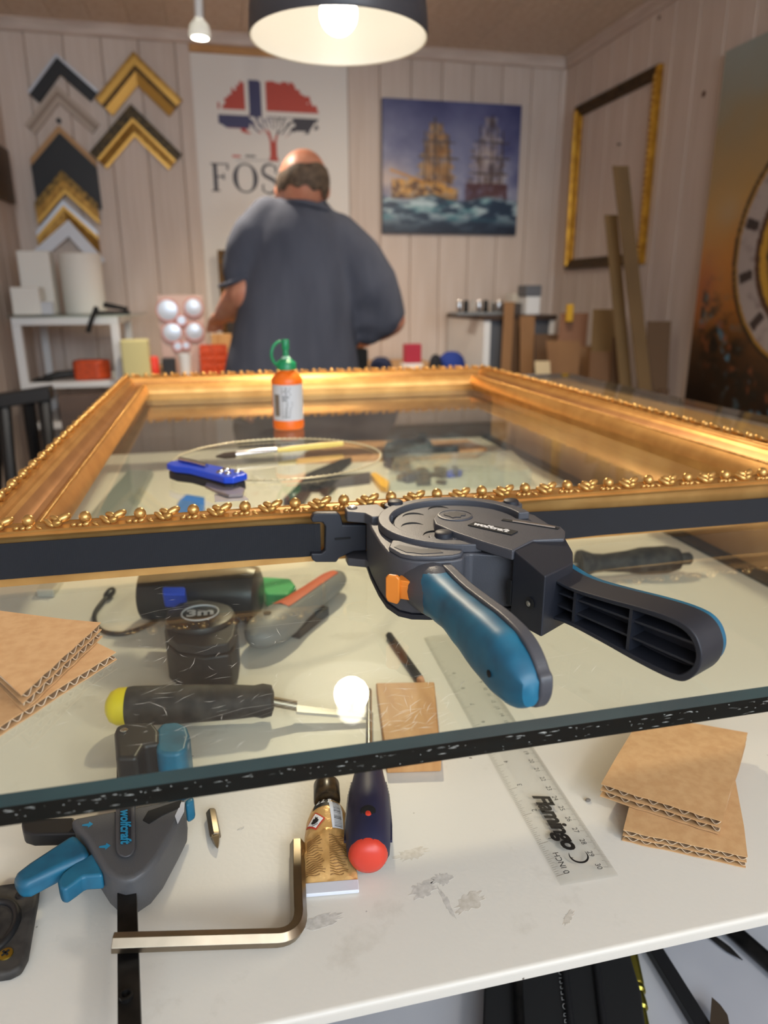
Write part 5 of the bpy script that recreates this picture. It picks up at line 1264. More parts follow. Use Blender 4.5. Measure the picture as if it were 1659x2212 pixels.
# ship painting
sa, sb_, sc2 = ay(826, 206, WY-.022), ay(1127, 232, WY-.022), ay(826, 503, WY-.022)
spn_ = thing('ship_painting', 'unframed canvas painting of two sailing ships on a stormy sea', 'painting', ((sa.x+sb_.x)/2, WY, sc2.z))
pw_, ph_ = sb_.x-sa.x, (sa.z+sb_.z)/2 - sc2.z
sa = Vector((sa.x, WY-.022, sc2.z+ph_))
MB().box(sa.x, sa.x+pw_, WY-.0215, WY, sa.z-ph_, sa.z).build('canvas_body', mat('canvas_edge', col(60,64,84), .7), spn_)
def ship_rgb(u, v):
    c = fbm(u*5, v*5, 1, 5); c2 = fbm(u*9+4, v*9, 2, 5)
    sky = np.stack([66+120*c2*v/.7+60*(c-.5), 70+118*c2*v/.7+60*(c-.5), 118+80*c2*v/.7+50*(c-.5)], -1)
    glow = np.exp(-(((u-.02)/.16)**2+((v-.58)/.12)**2))[..., None]; sky = sky*(1-.7*glow) + np.array([226,196,170])*.7*glow
    lite = np.exp(-(((u-.55)/.18)**2+((v-.30)/.22)**2))[..., None]; sky = sky*(1-.35*lite) + np.array([190,196,212])*.35*lite
    img = sky
    n1 = fbm(u*24, v*30, 4, 3); n2 = fbm(u*40, v*14, 6, 3)
    def blend(m, colr):
        nonlocal img
        m = np.clip(m, 0, 1)[..., None]; img = img*(1-m) + np.array(colr)*m
    def sail(cx, top, bot, w0, w1, dark, light, k):
        t = np.clip((v-top)/(bot-top), 0, 1); hw = w0+(w1-w0)*t
        m = (v > top) & (v < bot) & (np.abs(u-cx) < hw*(1-.25*np.sin(t*18)**2))
        tier = .5+.5*np.sin(t*19+k)
        f = np.clip(.75*m*(n1*1.6), 0, 1)*(.55+.45*tier); blend(f, light); blend(.75*m*np.clip(n2*1.9-.75, 0, 1), dark)
    sail(.38, .16, .62, .05, .17, (70,44,20), (196,150,84), 0)
    sail(.40, .24, .60, .08, .13, (90,56,24), (178,124,60), 1)
    sail(.78, .10, .60, .05, .15, (58,42,44), (196,186,184), 2)
    sail(.74, .30, .62, .10, .14, (70,52,48), (178,162,156), 3)
    hull = (v > .58 - (.34-u)*.35) & (v < .735) & (u > .06) & (u < .55) & (v > .58)
    blend(.9*hull*np.clip(n1*2.2-.2, 0, 1), (212,152,60)); blend(.8*hull*np.clip((fbm(u*38, v*44, 41, 3)-.48)*6, 0, 1), (74,42,16)); blend(.5*hull*np.clip((v-.69)*20, 0, 1), (60,36,18))
    for kx, ky0, ky1, dx in ((.37,.12,.62,.0),(.30,.22,.62,-.01),(.47,.24,.62,.01),(.70,.16,.64,.0),(.79,.08,.64,.0),(.87,.20,.64,.0)):
        blend(.7*((np.abs(u-kx-dx*(v-ky0)) < .006) & (v > ky0) & (v < ky1)), (58,40,30))
    for ky, k0_, k1_ in ((.30,.28,.52),(.42,.25,.55),(.28,.66,.92),(.40,.64,.93),(.52,.64,.92)):
        blend(.6*((np.abs(v-ky-.02*(u-.5)) < .007) & (u > k0_) & (u < k1_)), (60,44,36))
    bow = (np.abs(v-(.52+ (u-.06)*.35)) < .012) & (u > .05) & (u < .3); blend(.8*bow, (190,130,50))
    hull2 = (v > .60) & (v < .74) & (u > .60) & (u < .92); blend(.85*hull2*np.clip(n1*1.8, 0, 1), (74,34,34))
    sea = np.clip((v - (.71 + .02*np.sin(u*14) + .05*(c-.5)))/.03, 0, 1)
    f = fbm(u*10 + v*6, v*22, 9, 5); foam = np.clip((f-.40)*4.5, 0, 1)*np.clip(1.25-(v-.72)*3.8, 0, 1)
    blend(sea, (26,48,72)); blend(sea*foam, (192,212,216)); blend(sea*np.clip((v-.86)*6, 0, 1)*.8, (14,22,38)); blend(sea*np.clip(fbm(u*8,v*16,12,4)-.5,0,1)*2.2*(v<.9), (60,120,130))
    return img[..., 0], img[..., 1], img[..., 2]
print_sheet('painted_face', sa + NB_*.0003, (pw_, 0, 0), (0, 0, -ph_), 190, 165, ship_rgb, spn_, M_attr_canvas)

# ------------------------------------------------------------------ right wall
RX = XR - .0006
# empty gold frame hanging on the right wall
c_tl, c_tr, c_bl = ax(1246, 228, RX-.012), ax(1428, 141, RX-.012), ax(1228, 582, RX-.012)
hy1, hy0 = c_tl.y, c_tr.y; hz1 = (c_tl.z+c_tr.z)/2; hz0_ = c_bl.z
hf = thing('hanging_frame', 'empty narrow gold frame hanging on the right wall', 'picture frame', (RX, (hy0+hy1)/2, hz0_))
def hrail(a, b, inw, mt):
    # a->b outer edge, inw inward direction; stepped profile
    d_ = (b-a).normalized(); pr_ = [(0,0),(0,.020),(.006,.026),(.016,.026),(.020,.018),(.036,.014),(.040,.016),(.044,.010),(.044,0)]
    mb = MB(); mb.loft([[a + d_*w + inw*w - X3*h_ for w, h_ in pr_], [b - d_*w + inw*w - X3*h_ for w, h_ in pr_]]); return mb.build('rail', mt, hf, smooth=20)
A1, A2, A3, A4 = Vector((RX, hy1, hz1)), Vector((RX, hy0, hz1)), Vector((RX, hy0, hz0_)), Vector((RX, hy1, hz0_))
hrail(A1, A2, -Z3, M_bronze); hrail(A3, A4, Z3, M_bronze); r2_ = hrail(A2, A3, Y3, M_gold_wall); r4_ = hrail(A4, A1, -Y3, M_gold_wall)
kb = MB().ball((0,0,0), (.006,.006,.008), 8, 5).mesh('rosette', mats=[M_g3], smooth=60)
z_ = hz0_+.03
while z_ < hz1-.03:
    share('rosette', kb, (RX-.027, hy0+.011, z_), r2_); share('rosette', kb, (RX-.027, hy1-.011, z_), r4_); z_ += .0225
nk = ax(1340, 312, RX); MB().lathe([(.003, 0), (.003, .01), (.005, .012), (0, .013)], nk, -X3, 10).build('wall_nail', M_dsteel, label='small nail in the right wall inside the hanging gold frame', cat='nail', smooth=40)
for k, (a, b) in enumerate(((1520, 203), (1424, 38))):
    p = ax(a, b, RX); MB().lathe([(.011-.003*k, 0), (.010-.003*k, .0008), (0, .0009)], p + X3*.0002, -X3, 14).build('knot', mat('pine_knot', col(96,70,54), .7), wr, smooth=40)

# big clock painting
k_tl, k_bl = ax(1567, 112, RX-.025), ax(1479, 862, RX-.025)
cp_ = thing('clock_painting', 'large ochre canvas painting of an ornate clock face on the right wall', 'painting', (RX, k_bl.y-.5, k_bl.z))
ky1 = (k_tl.y+k_bl.y)/2; kw = 1.15; kh = k_tl.z-k_bl.z
MB().box(RX-.0245, RX, ky1-kw, ky1, k_bl.z, k_tl.z).build('canvas_body', mat('canvas_edge2', col(60,46,30), .7), cp_)
# clock centre and radii in canvas units, found from where the ring shows
e_l = ax(1583, 560, RX-.025); ring_l = ky1 - e_l.y; ccz = (k_tl.z - ax(1583, 545, RX-.025).z)/kh
def clock_rgb(u, v):
    du = u*kw; dv = v*kh; n = fbm(u*5, v*6, 21, 5); n2 = fbm(u*30, v*40, 22, 4)
    stops = [0, .12, .24, .42, .58, .72, .86, 1.0]; C0 = np.array([(150,158,152),(148,148,134),(160,138,98),(190,146,78),(196,128,52),(170,104,36),(78,50,24),(28,18,12)], float)
    vv = np.clip(v + (n-.5)*.16, 0, 1)
    img = np.stack([np.interp(vv, stops, C0[:, k]) for k in range(3)], -1)
    def blend(m, c):
        nonlocal img
        m = np.clip(m, 0, 1)[..., None]; img = img*(1-m) + np.array(c, float)*m
    blend(.5*np.exp(-(((u-.10)/.06)**2+((v-.44)/.05)**2)), (176,160,136)); blend(.5*np.exp(-(((u-.03)/.05)**2+((v-.66)/.09)**2)), (150,62,20))
    cu = ring_l + .36; cv = ccz*kh; r = np.hypot(du-cu, dv-cv); th = np.arctan2(dv-cv, du-cu); R = .36
    inside = r < R
    blend(inside*1.0, (60,40,18)); blend((r < R) & (r > R*.965), (52,36,18)); blend((r < R*.965) & (r > R*.935), (176,130,48)); blend((r < R*.935) & (r > R*.72), (178,166,160)); blend(((r < R*.935) & (r > R*.72))*np.clip((n2-.55)*4, 0, 1)*.5, (120,104,100))
    seg = (th/(2*math.pi)*12) % 1; bar = (r < R*.91) & (r > R*.75) & ((np.abs(seg-.44) < .04) | (np.abs(seg-.5) < .03) | (np.abs(seg-.56) < .04)); blend(bar*.9, (48,36,34))
    blend((r < R*.72) & (r > R*.66), (84,50,24)); blend((r < R*.66) & (r > R*.58), (206,156,44)); blend((r < R*.58), (150,104,34)); blend((r < R*.58)*np.clip((n2-.5)*5, 0, 1), (40,28,16)); blend((r < R*.3) & (r > R*.2), (186,178,176))
    dd = (du-.02-(.98-v)*.0); rub = np.exp(-((v-(.70+u*.9))/.10)**2)*(u > .03)*(r > R*1.0)
    blend(rub*np.clip((n2-.45)*5, 0, 1), (36,30,22)); blend(rub*np.clip((fbm(u*40, v*34, 30, 2)-.62)*7, 0, 1), (84,124,146)); blend(rub*np.clip((fbm(u*40+9, v*34, 33, 2)-.66)*7, 0, 1), (150,84,52))
    return img[..., 0], img[..., 1], img[..., 2]
print_sheet('painted_face', (RX-.0249, ky1, k_tl.z), (0, -kw, 0), (0, 0, -kh), 230, 230, clock_rgb, cp_, M_attr_canvas)

# left wall picture edge
q = ax(4, 300, XL+.02) if False else None
yl = ay(6, 350, 3.36)
MB().box(XL+.0006, XL+.022, 3.08, 3.42, ax(6,412,XL+.02).z if False else 1.46, 1.66).build('dark_picture', M_gold_dark, label='dark wooden picture edge on the left wall', cat='picture', bevel=.004)

# ------------------------------------------------------------------ back workbench and its clutter
BZ = .800
bench = thing('workbench', 'wooden workbench along the back wall behind the man', 'workbench', (.35, 3.1, 0))
MB().box(-.30, .985, 2.80, YB-.03, BZ-.035, BZ).build('top', M_wood, bench, bevel=.004)
for x_ in (-.27, .95):
    for y_ in (2.85, 3.40): MB().box(x_-.025, x_+.025, y_-.025, y_+.025, 0, BZ-.035).build('leg', M_wood, bench, bevel=.003)
def on(px0, px1, ytop, Y): a = ay(px0, ytop, Y); b = ay(px1, ytop, Y); return a.x, b.x, a.z
x0, x1, zt_ = on(258, 318, 735, 2.82)
MB().prism([(x0, 2.82), (x1*.6+x0*.4, 2.82), (x1, 2.84), (x1, 2.905), (x0, 2.905)], BZ+.0003, zt_).build('foam_block', M_yellowblock, label='pale yellow foam block at the left end of the workbench', cat='block', bevel=.006)
x0, x1, zt_ = on(320, 343, 770, 2.90); MB().lathe([(.016, 0), (.017, .002), (.017, zt_-BZ-.006), (.012, zt_-BZ)], ((x0+x1)/2, 2.90, BZ+.0003), Z3, 18).build('red_jar', mat('red_label', col(222,58,40), .4), label='small red jar beside the pale yellow foam block', cat='jar', smooth=40)
x0, x1, zt_ = on(349, 378, 775, 2.92); MB().box(x0, x1, 2.92, 2.99, BZ+.0003, zt_).build('black_box', M_black, label='small black box between the red jar and the white cup', cat='box', bevel=.003)
x0, x1, zt_ = on(384, 412, 765, 2.86); MB().lathe([(.020, 0), (.024, zt_-BZ), (.022, zt_-BZ), (.018, .004), (0, .004)], ((x0+x1)/2, 2.86, BZ+.0003), Z3, 20).build('white_cup', M_white, label='white cup in front of the disc pack', cat='cup', smooth=40)
# clear pack holding round discs
dk = thing('disc_pack', 'clear plastic pack holding round silvery discs on the workbench', 'disc pack', (ay(390,760,3.05).x, 3.05, BZ))
a_, b_ = ay(338, 638, 3.05), ay(446, 765, 3.05); M_pinkedge = mat('pink_plastic', col(206,134,124), .35)
MB().box(a_.x, b_.x, 3.055, 3.062, BZ+.0003, a_.z).build('backing_card', mat('pack_back', col(188,160,150), .4), dk, bevel=.002)
M_disc = mat('disc_silver', col(206,218,234), .3, .35)
for k, (px, py, r) in enumerate(((362, 670, .040), (418, 664, .034), (372, 718, .036), (420, 716, .034), (392, 692, .018), (384, 748, .016), (402, 746, .014))):
    p = ay(px, py, 3.05); dn = Vector((.1*(k-2), -1, .18+.05*k)).normalized()
    MB().lathe([(0, .004), (r*.85, .004), (r, .002), (r, 0)][::-1], Vector((p.x, 3.050, p.z)), Vector((0, -1, 0)), 26).build('disc', M_disc, dk, smooth=30)
    MB().tube([(p.x+(r+.002)*math.cos(t), 3.048, p.z+(r+.002)*math.sin(t)) for t in [2*math.pi*i/26 for i in range(26)]], .0025, 6, closed=True).build('disc_rim', M_pinkedge, dk, smooth=60)
# orange crates
oc = thing('orange_crate', 'small orange parts crate on the workbench left of the man', 'crate', (ay(462,780,2.95).x, 2.95, BZ))
x0, x1, zt_ = on(430, 490, 748, 2.95); hh = zt_-BZ
for k in range(4): MB().box(x0, x1, 2.95+.0, 2.956, BZ+.0003+hh*k/4+.002*k*0, BZ+hh*(k/4+.14)).build('slat', M_orangered, oc, bevel=.001)
for a in (x0, x1-.006): MB().box(a, a+.006, 2.957, 3.05, BZ+.0003, zt_).build('side', M_orangered, oc, bevel=.001)
MB().box(x0+.006, x1-.006, 3.044, 3.05, BZ+.0003, zt_).build('back', M_orangered, oc)
for a in (x0, (x0+x1)/2-.004, x1-.008): MB().box(a, a+.008, 2.944, 2.950, BZ+.0003, zt_).build('upright', M_orangered, oc, bevel=.001)
x0, x1, zt_ = on(455, 500, 722, 3.2); MB().box(x0, x1, 3.2, 3.26, BZ+.0003, zt_).build('wood_offcut', M_wood, label='light wooden offcut standing behind the orange crate', cat='wood offcut', bevel=.003)
gf = thing('small_frame', 'small gold-edged dark frame leaning on the banner beside the man', 'picture frame', (ay(478,700,3.42).x, 3.42, BZ))
x0, x1, zt_ = on(469, 560, 540, 3.44)
for (a, b, c_, d_2) in ((x0, x0+.022, BZ+.0003, zt_), (x1-.022, x1, BZ+.0003, zt_), (x0+.022, x1-.022, zt_-.022, zt_), (x0+.022, x1-.022, BZ+.0003, BZ+.022)): MB().box(a, b, 3.43, 3.45, c_, d_2).build('rail', M_gold_dark, gf, bevel=.003)
MB().box(x0+.022, x1-.022, 3.438, 3.445, BZ+.022, zt_-.022).build('panel', mat('panel_dark', col(50,46,44), .6), gf)
# right of the man
x0, x1, zt_ = on(876, 911, 744, 3.0); rb_ = thing('red_box', 'small crimson gift box on a white base right of the man', 'box', ((x0+x1)/2, 3.02, BZ))
MB().box(x0, x1, 3.0, 3.05, BZ+.022, zt_).build('box', mat('crimson', col(168,34,58), .5), rb_, bevel=.003); MB().box(x0-.008, x1+.006, 2.99, 3.06, BZ+.0003, BZ+.0215).build('base', M_white, rb_, bevel=.003)
def cap_thing(px0, px1, ytop, Y, mt, label, name='knit_cap'):
    x0, x1, zt_ = on(px0, px1, ytop, Y); w = (x1-x0)/2; hgt = zt_-BZ
    return MB().lathe([(w, 0), (w*1.02, hgt*.3), (w*.85, hgt*.7), (w*.45, hgt*.95), (0, hgt)], ((x0+x1)/2, Y+.02, BZ+.0003), Z3, 20).build(name, mt, label=label, cat='cloth', smooth=50)
cap_thing(950, 1008, 760, 2.86, mat('blue_cloth', col(28,52,128), .9), 'royal blue cloth bundle at the right end of the workbench', 'blue_cloth')
cap_thing(930, 958, 766, 2.82, mat('black_cloth', col(24,26,34), .9), 'black cloth bundle in front of the royal blue one', 'black_cloth')
cap_thing(800, 850, 772, 2.86, mat('navy_cloth', col(26,34,62), .9), 'navy cloth bundle beside the right arm of the man', 'navy_cloth')

# ------------------------------------------------------------------ white shelf unit at the left
su = thing('shelf_unit', 'white open shelf unit with a glass top by the left wall', 'shelf unit', (-.5, 2.95, 0))
SY0, SY1 = 2.93, 3.40
lx0, lx1 = ay(24, 700, SY0).x, ay(256, 700, SY0).x; tz = ay(140, 684, SY0).z
for (y_) in (SY0, SY1-.03):
    for x_ in (lx0, lx1-.030): MB().box(x_, x_+.030, y_, y_+.03, 0, tz-.030).build('post', M_white, su, bevel=.002)
MB().box(lx0, lx1, SY0, SY1, tz-.0299, tz-.002).build('frame_top', M_white, su, bevel=.002)
for zz, nm in ((ay(140, 826, SY0).z, 'shelf'), (ay(140, 908, SY0).z-.01, 'shelf'), (.25, 'shelf')): MB().box(lx0+.0301, lx1-.0301, SY0+.002, SY1-.031, zz-.022, zz).build(nm, M_white, su, bevel=.002)
M_sglass = clear_mat('shelf_glass', (.9, .95, .93, 1), 1.5, 0.0, .05)
MB().box(lx0-.01, ay(297, 684, SY0).x, SY0-.01, SY1, tz-.0015, tz+.006).build('glass_top', M_sglass, su)
def wbox(px0, px1, yt, Y, dpt, label, name='white_box', mt=None):
    x0, x1, zt_ = on(px0, px1, yt, Y); return MB().box(max(x0, XL+.003), x1, Y, Y+dpt, tz+.0065, zt_).build(name, mt or M_whitebox, label=label, cat='box', bevel=.003)
wbox(34, 104, 541, 3.12, .10, 'tall white box at the back of the glass shelf top')
x0, x1, zt_ = on(112, 214, 545, 3.10); MB().lathe([(.076, 0), (.078, .003), (.078, zt_-tz-.010), (.074, zt_-tz-.006)], ((x0+x1)/2, 3.18, tz+.0065), Z3, 32).build('paper_roll', M_whitebox, label='thick white paper roll standing on the glass shelf top', cat='roll', smooth=40)
wbox(20, 82, 620, 2.97, .10, 'small white box in front of the tall white box')
wbox(86, 112, 652, 2.98, .04, 'very small white packet between the small white box and the paper roll', 'white_packet', M_label)
# black scraper hanging over the shelf edge
hs = thing('sanding_tool', 'black hand tool lying on the glass shelf top with its strap hanging down', 'tool', (ay(240,665,2.93).x, 2.935, tz+.006))
p0_, p1_, p2_ = ay(205, 672, 2.93), ay(278, 668, 2.93), ay(232, 654, 2.93)
MB().prism([(p0_.x, 2.93), (p1_.x, 2.94), (p1_.x, 2.98), (p0_.x, 2.98)], tz+.0065, tz+.018).build('sole', M_blackmatte, hs, bevel=.003)
MB().loft([[ay(a, b, y_) for a, b in ((224, 652), (278, 664), (274, 672), (222, 664))] for y_ in (2.935, 2.965)]).build('handle', M_blackmatte, hs, bevel=.002)
MB().tube([(p0_.x+.004, 2.94, tz+.020), ay(208, 666, 2.905), ay(198, 690, 2.900), ay(190, 718, 2.900)], [.008, .010, .008, .010], 10).build('strap', M_blackmatte, hs, smooth=50)
# tools on the middle shelf
zm = ay(140, 826, SY0).z
hp2 = ay(190, 800, 2.98); sd_ = thing('orange_tool', 'orange and black power tool on the middle shelf', 'power tool', (hp2.x, 2.99, zm))
x0, x1, zt_ = on(152, 234, 780, 2.97)
MB().prism([(x0+.01, 2.97), (x0, 3.0), (x0+.01, 3.06), (x1-.04, 3.06), (x1, 3.03), (x1, 2.99), (x1-.04, 2.965)], zm+.0003, zt_).build('body', M_orangered, sd_, bevel=.010, bseg=3)
x0b, x1b, _ = on(90, 150, 800, 2.97); MB().tube([(x0b, 2.985, zm+.012), ((x0b+x0)/2, 2.99, zm+.022), (x0+.006, 3.0, zm+.026)], [.010, .016, .014], 12).build('handle', M_black, sd_, smooth=50)
cbn = MB().prism([(lx0+.035, 2.96), (x0b+.03, 2.96), (x0b+.03, 3.05), (lx0+.035, 3.05)], zm+.0003, zm+.010).build('black_tool_bag', M_blackmatte, label='flat black tool pouch on the middle shelf', cat='pouch', bevel=.004)
zl_ = ay(140, 908, SY0).z-.01; x0, x1, _ = on(120, 235, 850, 2.98)
MB().prism([(x0, 2.97), (x1, 2.97), (x1-.02, 3.10), (x0+.03, 3.12)], zl_+.0003, zl_+.075).build('black_tool_case', M_black, label='black tool case on the lower shelf of the white unit', cat='case', bevel=.012, bseg=3)
# black folding trestle in the lower left
fs = thing('folding_trestle', 'black folding work trestle between the counter and the white shelf unit', 'trestle', (-.55, 2.15, 0))
TY = 2.10
a_, b_ = ay(-20, 868, TY), ay(112, 848, TY)
MB().obox((a_+b_)/2, (b_-a_), Y3, Z3, (b_-a_).length/2, .03, .018).build('top_bar', M_black, fs, bevel=.004)
for (pa, pb, dy) in (((95, 862), (118, 1010), -.06), ((60, 866), (70, 1010), .08), ((8, 872), (30, 1010), -.06), ((-10, 872), (-20, 1010), .08)):
    p, q = ay(*pa, TY), ay(*pb, TY); d_ = q-p; t = (p.z-.001)/(-d_.z); q = p + d_*t + Y3*dy*3
    MB().tube([p, Vector((q.x, q.y, .018))], .017, 8).build('leg', M_black, fs, smooth=40)

# ------------------------------------------------------------------ cabinet and boards at the right
cb2 = thing('white_cabinet', 'white cabinet with dark wooden top in the right back corner', 'cabinet', (1.1, 3.1, 0))
KY = 2.98
x0 = ay(1044, 700, KY).x; xm = x0+.03; x1 = ay(1196, 700, KY).x; zt_ = ay(1000, 682, KY).z
MB().box(x0, x1, KY+.005, YB-.03, .0, zt_-.02).build('carcass', M_white, cb2)
MB().box(xm, x1-.022, KY+.001, KY+.0048, .05, zt_-.021).build('recess', mat('cabinet_inner', col(84,86,92), .6), cb2)  # flat dark panel stands for the shade inside the cabinet opening
MB().box(x0, xm, KY-.012, KY+.0045, .05, zt_-.021).build('stile', M_white, cb2, bevel=.002)
MB().box(x1-.022, x1, KY-.012, KY+.0045, .05, zt_-.021).build('stile', M_white, cb2, bevel=.002)
MB().box(x0-.005, x1+.005, KY-.02, YB-.025, zt_-.0199, zt_).build('top', M_wood2, cb2, bevel=.002)
# things on the cabinet
tz2 = zt_+.0003
pt_ = thing('parts_organiser', 'low grey organiser with glass jars on the white cabinet', 'organiser', (ay(1040,680,3.05).x, 3.05, zt_))
xa, xb, zz = on(988, 1088, 650, 3.02); MB().box(xa, xb, 3.02, 3.12, tz2, tz2+.012).build('tray', M_greytray, pt_, bevel=.002)
for k in range(7):
    cxk = xa+.016+k*(xb-xa-.03)/6; MB().lathe([(.010, 0), (.0115, .004), (.0115, (zz-tz2)*.7), (.008, (zz-tz2)*.85)], (cxk, 3.04, tz2+.0121), Z3, 14).build('jar', [M_silver, M_dsteel, M_clearbox][k % 3], pt_, smooth=40)
xa, xb, zz = on(1086, 1140, 655, 3.10); MB().box(xa, xb, 3.10, 3.24, tz2, zz).build('paper_stack', mat('dark_sheet', col(70,62,58), .7), label='dark flat box behind the jars on the cabinet', cat='box', bevel=.002)
dv = thing('label_machine', 'grey and white desk machine on the cabinet near the corner', 'machine', (ay(1150,670,3.05).x, 3.05, zt_))
xa, xb, zz = on(1138, 1168, 640, 3.05); MB().box(xa, xb, 3.05, 3.14, tz2, zz).build('base', M_white, dv, bevel=.003)
xa, xb, z2 = on(1136, 1170, 616, 3.05); MB().box(xa, xb, 3.045, 3.14, zz+.0002, z2).build('head', mat('machine_grey', col(96,98,104), .5), dv, bevel=.004)
xa, xb, zz = on(1108, 1136, 634, 3.28); MB().box(xa, xb, 3.28, 3.36, tz2, zz).build('white_carton', M_whitebox, label='white carton behind the desk machine on the cabinet', cat='box', bevel=.002)
# boards leaning in the corner; every board stands on the floor
def board(label, top, bot, Y, mt, lean=.05, th=.006, name='board_offcut'):
    """top: (x left px, x right px, y px); bot: (x left, x right, y px) lowest visible row"""
    a = ay(top[0], top[2], Y+lean); b = ay(top[1], top[2], Y+lean); c = ay(bot[0], bot[2], Y); d_ = ay(bot[1], bot[2], Y)
    def down(p, q):   # extend the line p->q to the floor
        v = q-p; t = (p.z-.0005)/(-v.z); return p + v*t
    a2, b2 = down(a, c), down(b, d_)
    mb = MB(); f = [a, b, b2, a2]; bk = [p + Y3*th for p in f]
    mb.loft([f, bk]); return mb.build(name, mt, label=label, cat='board', group='board offcuts leaning in the right corner', bevel=.0006)
board('narrow brown board strip standing in front of the white cabinet, left of two', (1090,1112,652), (1083,1104,790), 2.88, M_card2)
board('narrow brown board strip standing in front of the white cabinet, right of two', (1124,1156,682), (1124,1152,800), 2.84, M_card2)
board('dark narrow board between the two brown strips', (1108,1126,690), (1104,1122,795), 2.93, M_card4, .01)
board('low wide dark board behind the square brown board', (1156,1206,722), (1158,1206,800), 2.80, M_card4)
board('reddish brown wide board standing behind the square brown board', (1212,1272,676), (1200,1262,790), 2.70, mat('red_board', col(136,96,72), .8))
board('square brown board standing in front of the others', (1180,1254,736), (1188,1250,820), 2.52, M_card2)
board('brown board partly behind the square brown board', (1250,1278,748), (1246,1272,836), 2.60, M_card2)
board('pale cream board piece at the foot of the square board', (1156,1188,780), (1158,1190,816), 2.44, mat('cream_board', col(190,172,138), .8))
board('wide olive-brown board left of the tall strips', (1282,1334,668), (1276,1326,800), 2.56, M_card3)
board('low brown board in front of the wide olive one', (1276,1322,760), (1272,1316,850), 2.44, mat('mid_board', col(120,86,58), .85))
board('grey-brown narrow board left of the tall strips', (1324,1348,728), (1320,1342,850), 2.42, M_card4)
board('shorter of the two tall olive strips leaning on the right wall', (1307,1334,464), (1342,1368,860), 2.36, M_card3, .12)
board('tallest olive strip leaning on the right wall across the hanging frame', (1324,1358,358), (1384,1412,880), 2.28, mat('olive_strip', col(122,94,58), .8, c2=col(100,76,46), vscale=6, stretch=(1,1,.3)), .14)
board('dark board standing right of the tall olive strips', (1400,1450,694), (1394,1440,880), 2.30, mat('umber_board', col(104,78,54), .85))
board('narrow dark board at the foot of the umber board', (1428,1446,840), (1424,1440,890), 2.20, M_card4)
tpz_ = ay(1229, 668, 2.76); MB().lathe([(.012, 0), (.016, .004), (.016, .012), (.012, .02)], (tpz_.x, 2.775, tpz_.z+.0), Z3, 14)
yp = ay(1229, 664, 2.72); MB().box(yp.x-.012, yp.x+.014, 2.705, 2.722, yp.z-.055, yp.z+.012).build('yellow_tag', mat('tag_yellow', col(214,164,40), .6), label='yellow tag stuck on top of the reddish brown board', cat='tag', bevel=.003)
# ------------------------------------------------------------------ the man, seen from behind
MY = 2.34
def mp(px, py, dy=0.0): return ay(px, py, MY+dy)
man = thing('person', 'bald person in a slate grey T-shirt seen from behind at the workbench', 'person', (.30, 2.45, 0))
def capsule(mb, P, R, n=14):
    """tapered limb with rounded ends through points P with radii R"""
    P = [Vector(p) for p in P]; out = []; rr = []
    d0 = (P[0]-P[1]).normalized(); d1 = (P[-1]-P[-2]).normalized()
    for k in (1.0, .8, .45): out.append(P[0] + d0*R[0]*k); rr.append(R[0]*math.sqrt(max(1-k*k, .0004)))
    for p, r in zip(P, R): out.append(p); rr.append(r)
    for k in (.45, .8, 1.0): out.append(P[-1] + d1*R[-1]*k); rr.append(R[-1]*math.sqrt(max(1-k*k, .0004)))
    mb.tube(out, rr, n)
def ell_loft(mb, S, n=28):
    """S: (centre, half width along x, half depth along y) horizontal-ish sections"""
    mb.loft([[Vector(c) + X3*(a*math.cos(t)) + Y3*(b*math.sin(t)) for t in [2*math.pi*k/n for k in range(n)]] for c, a, b in S])
def remesh(o, vox, it=6):
    r = o.modifiers.new('remesh', 'REMESH'); r.mode = 'VOXEL'; r.voxel_size = vox; r.use_smooth_shade = True
    sm = o.modifiers.new('smooth', 'SMOOTH'); sm.iterations = it; sm.factor = .5
hd = mp(654, 395, .10)           # head centre
neck = mp(664, 440, .085)
chest = mp(650, 560, .12); hipc = mp(628, 800, .13)
shL, shR = mp(560, 500, .12), mp(738, 545, .12)
elL, wrL = mp(530, 634, .12), mp(486, 676, .32)
elR, wrR = mp(842, 690, .12), mp(800, 720, .36)
body = MB()
R_h = Matrix.Rotation(math.radians(8), 3, 'Y') @ Matrix.Rotation(math.radians(-14), 3, 'X')
body.ball(hd, (.078, .097, .098), 24, 16, R_h)
body.ball(hd + Vector((.004, .045, -.055)), (.060, .062, .062), 18, 12, R_h)            # jaw and face
body.ball(hd + Vector((.0, .145, -.035)) - Y3*.040, (.014, .020, .020), 10, 8)           # nose
for sx in (-1, 1): body.ball(hd + Vector((sx*.079, .012, -.022)), (.011, .018, .030), 10, 8, R_h)  # ears
body.lathe([(.058, 0), (.056, .05), (.060, .12)], neck - Z3*.02 + Y3*.01 - X3*.004, (hd - neck), 20)
ell_loft(body, [(hipc + Z3*-.10, .175, .125), (hipc, .185, .135), (chest + Z3*-.14, .180, .130), (chest, .185, .125), (chest + Z3*.08, .130, .09), (neck + Z3*-.06, .06, .055)])
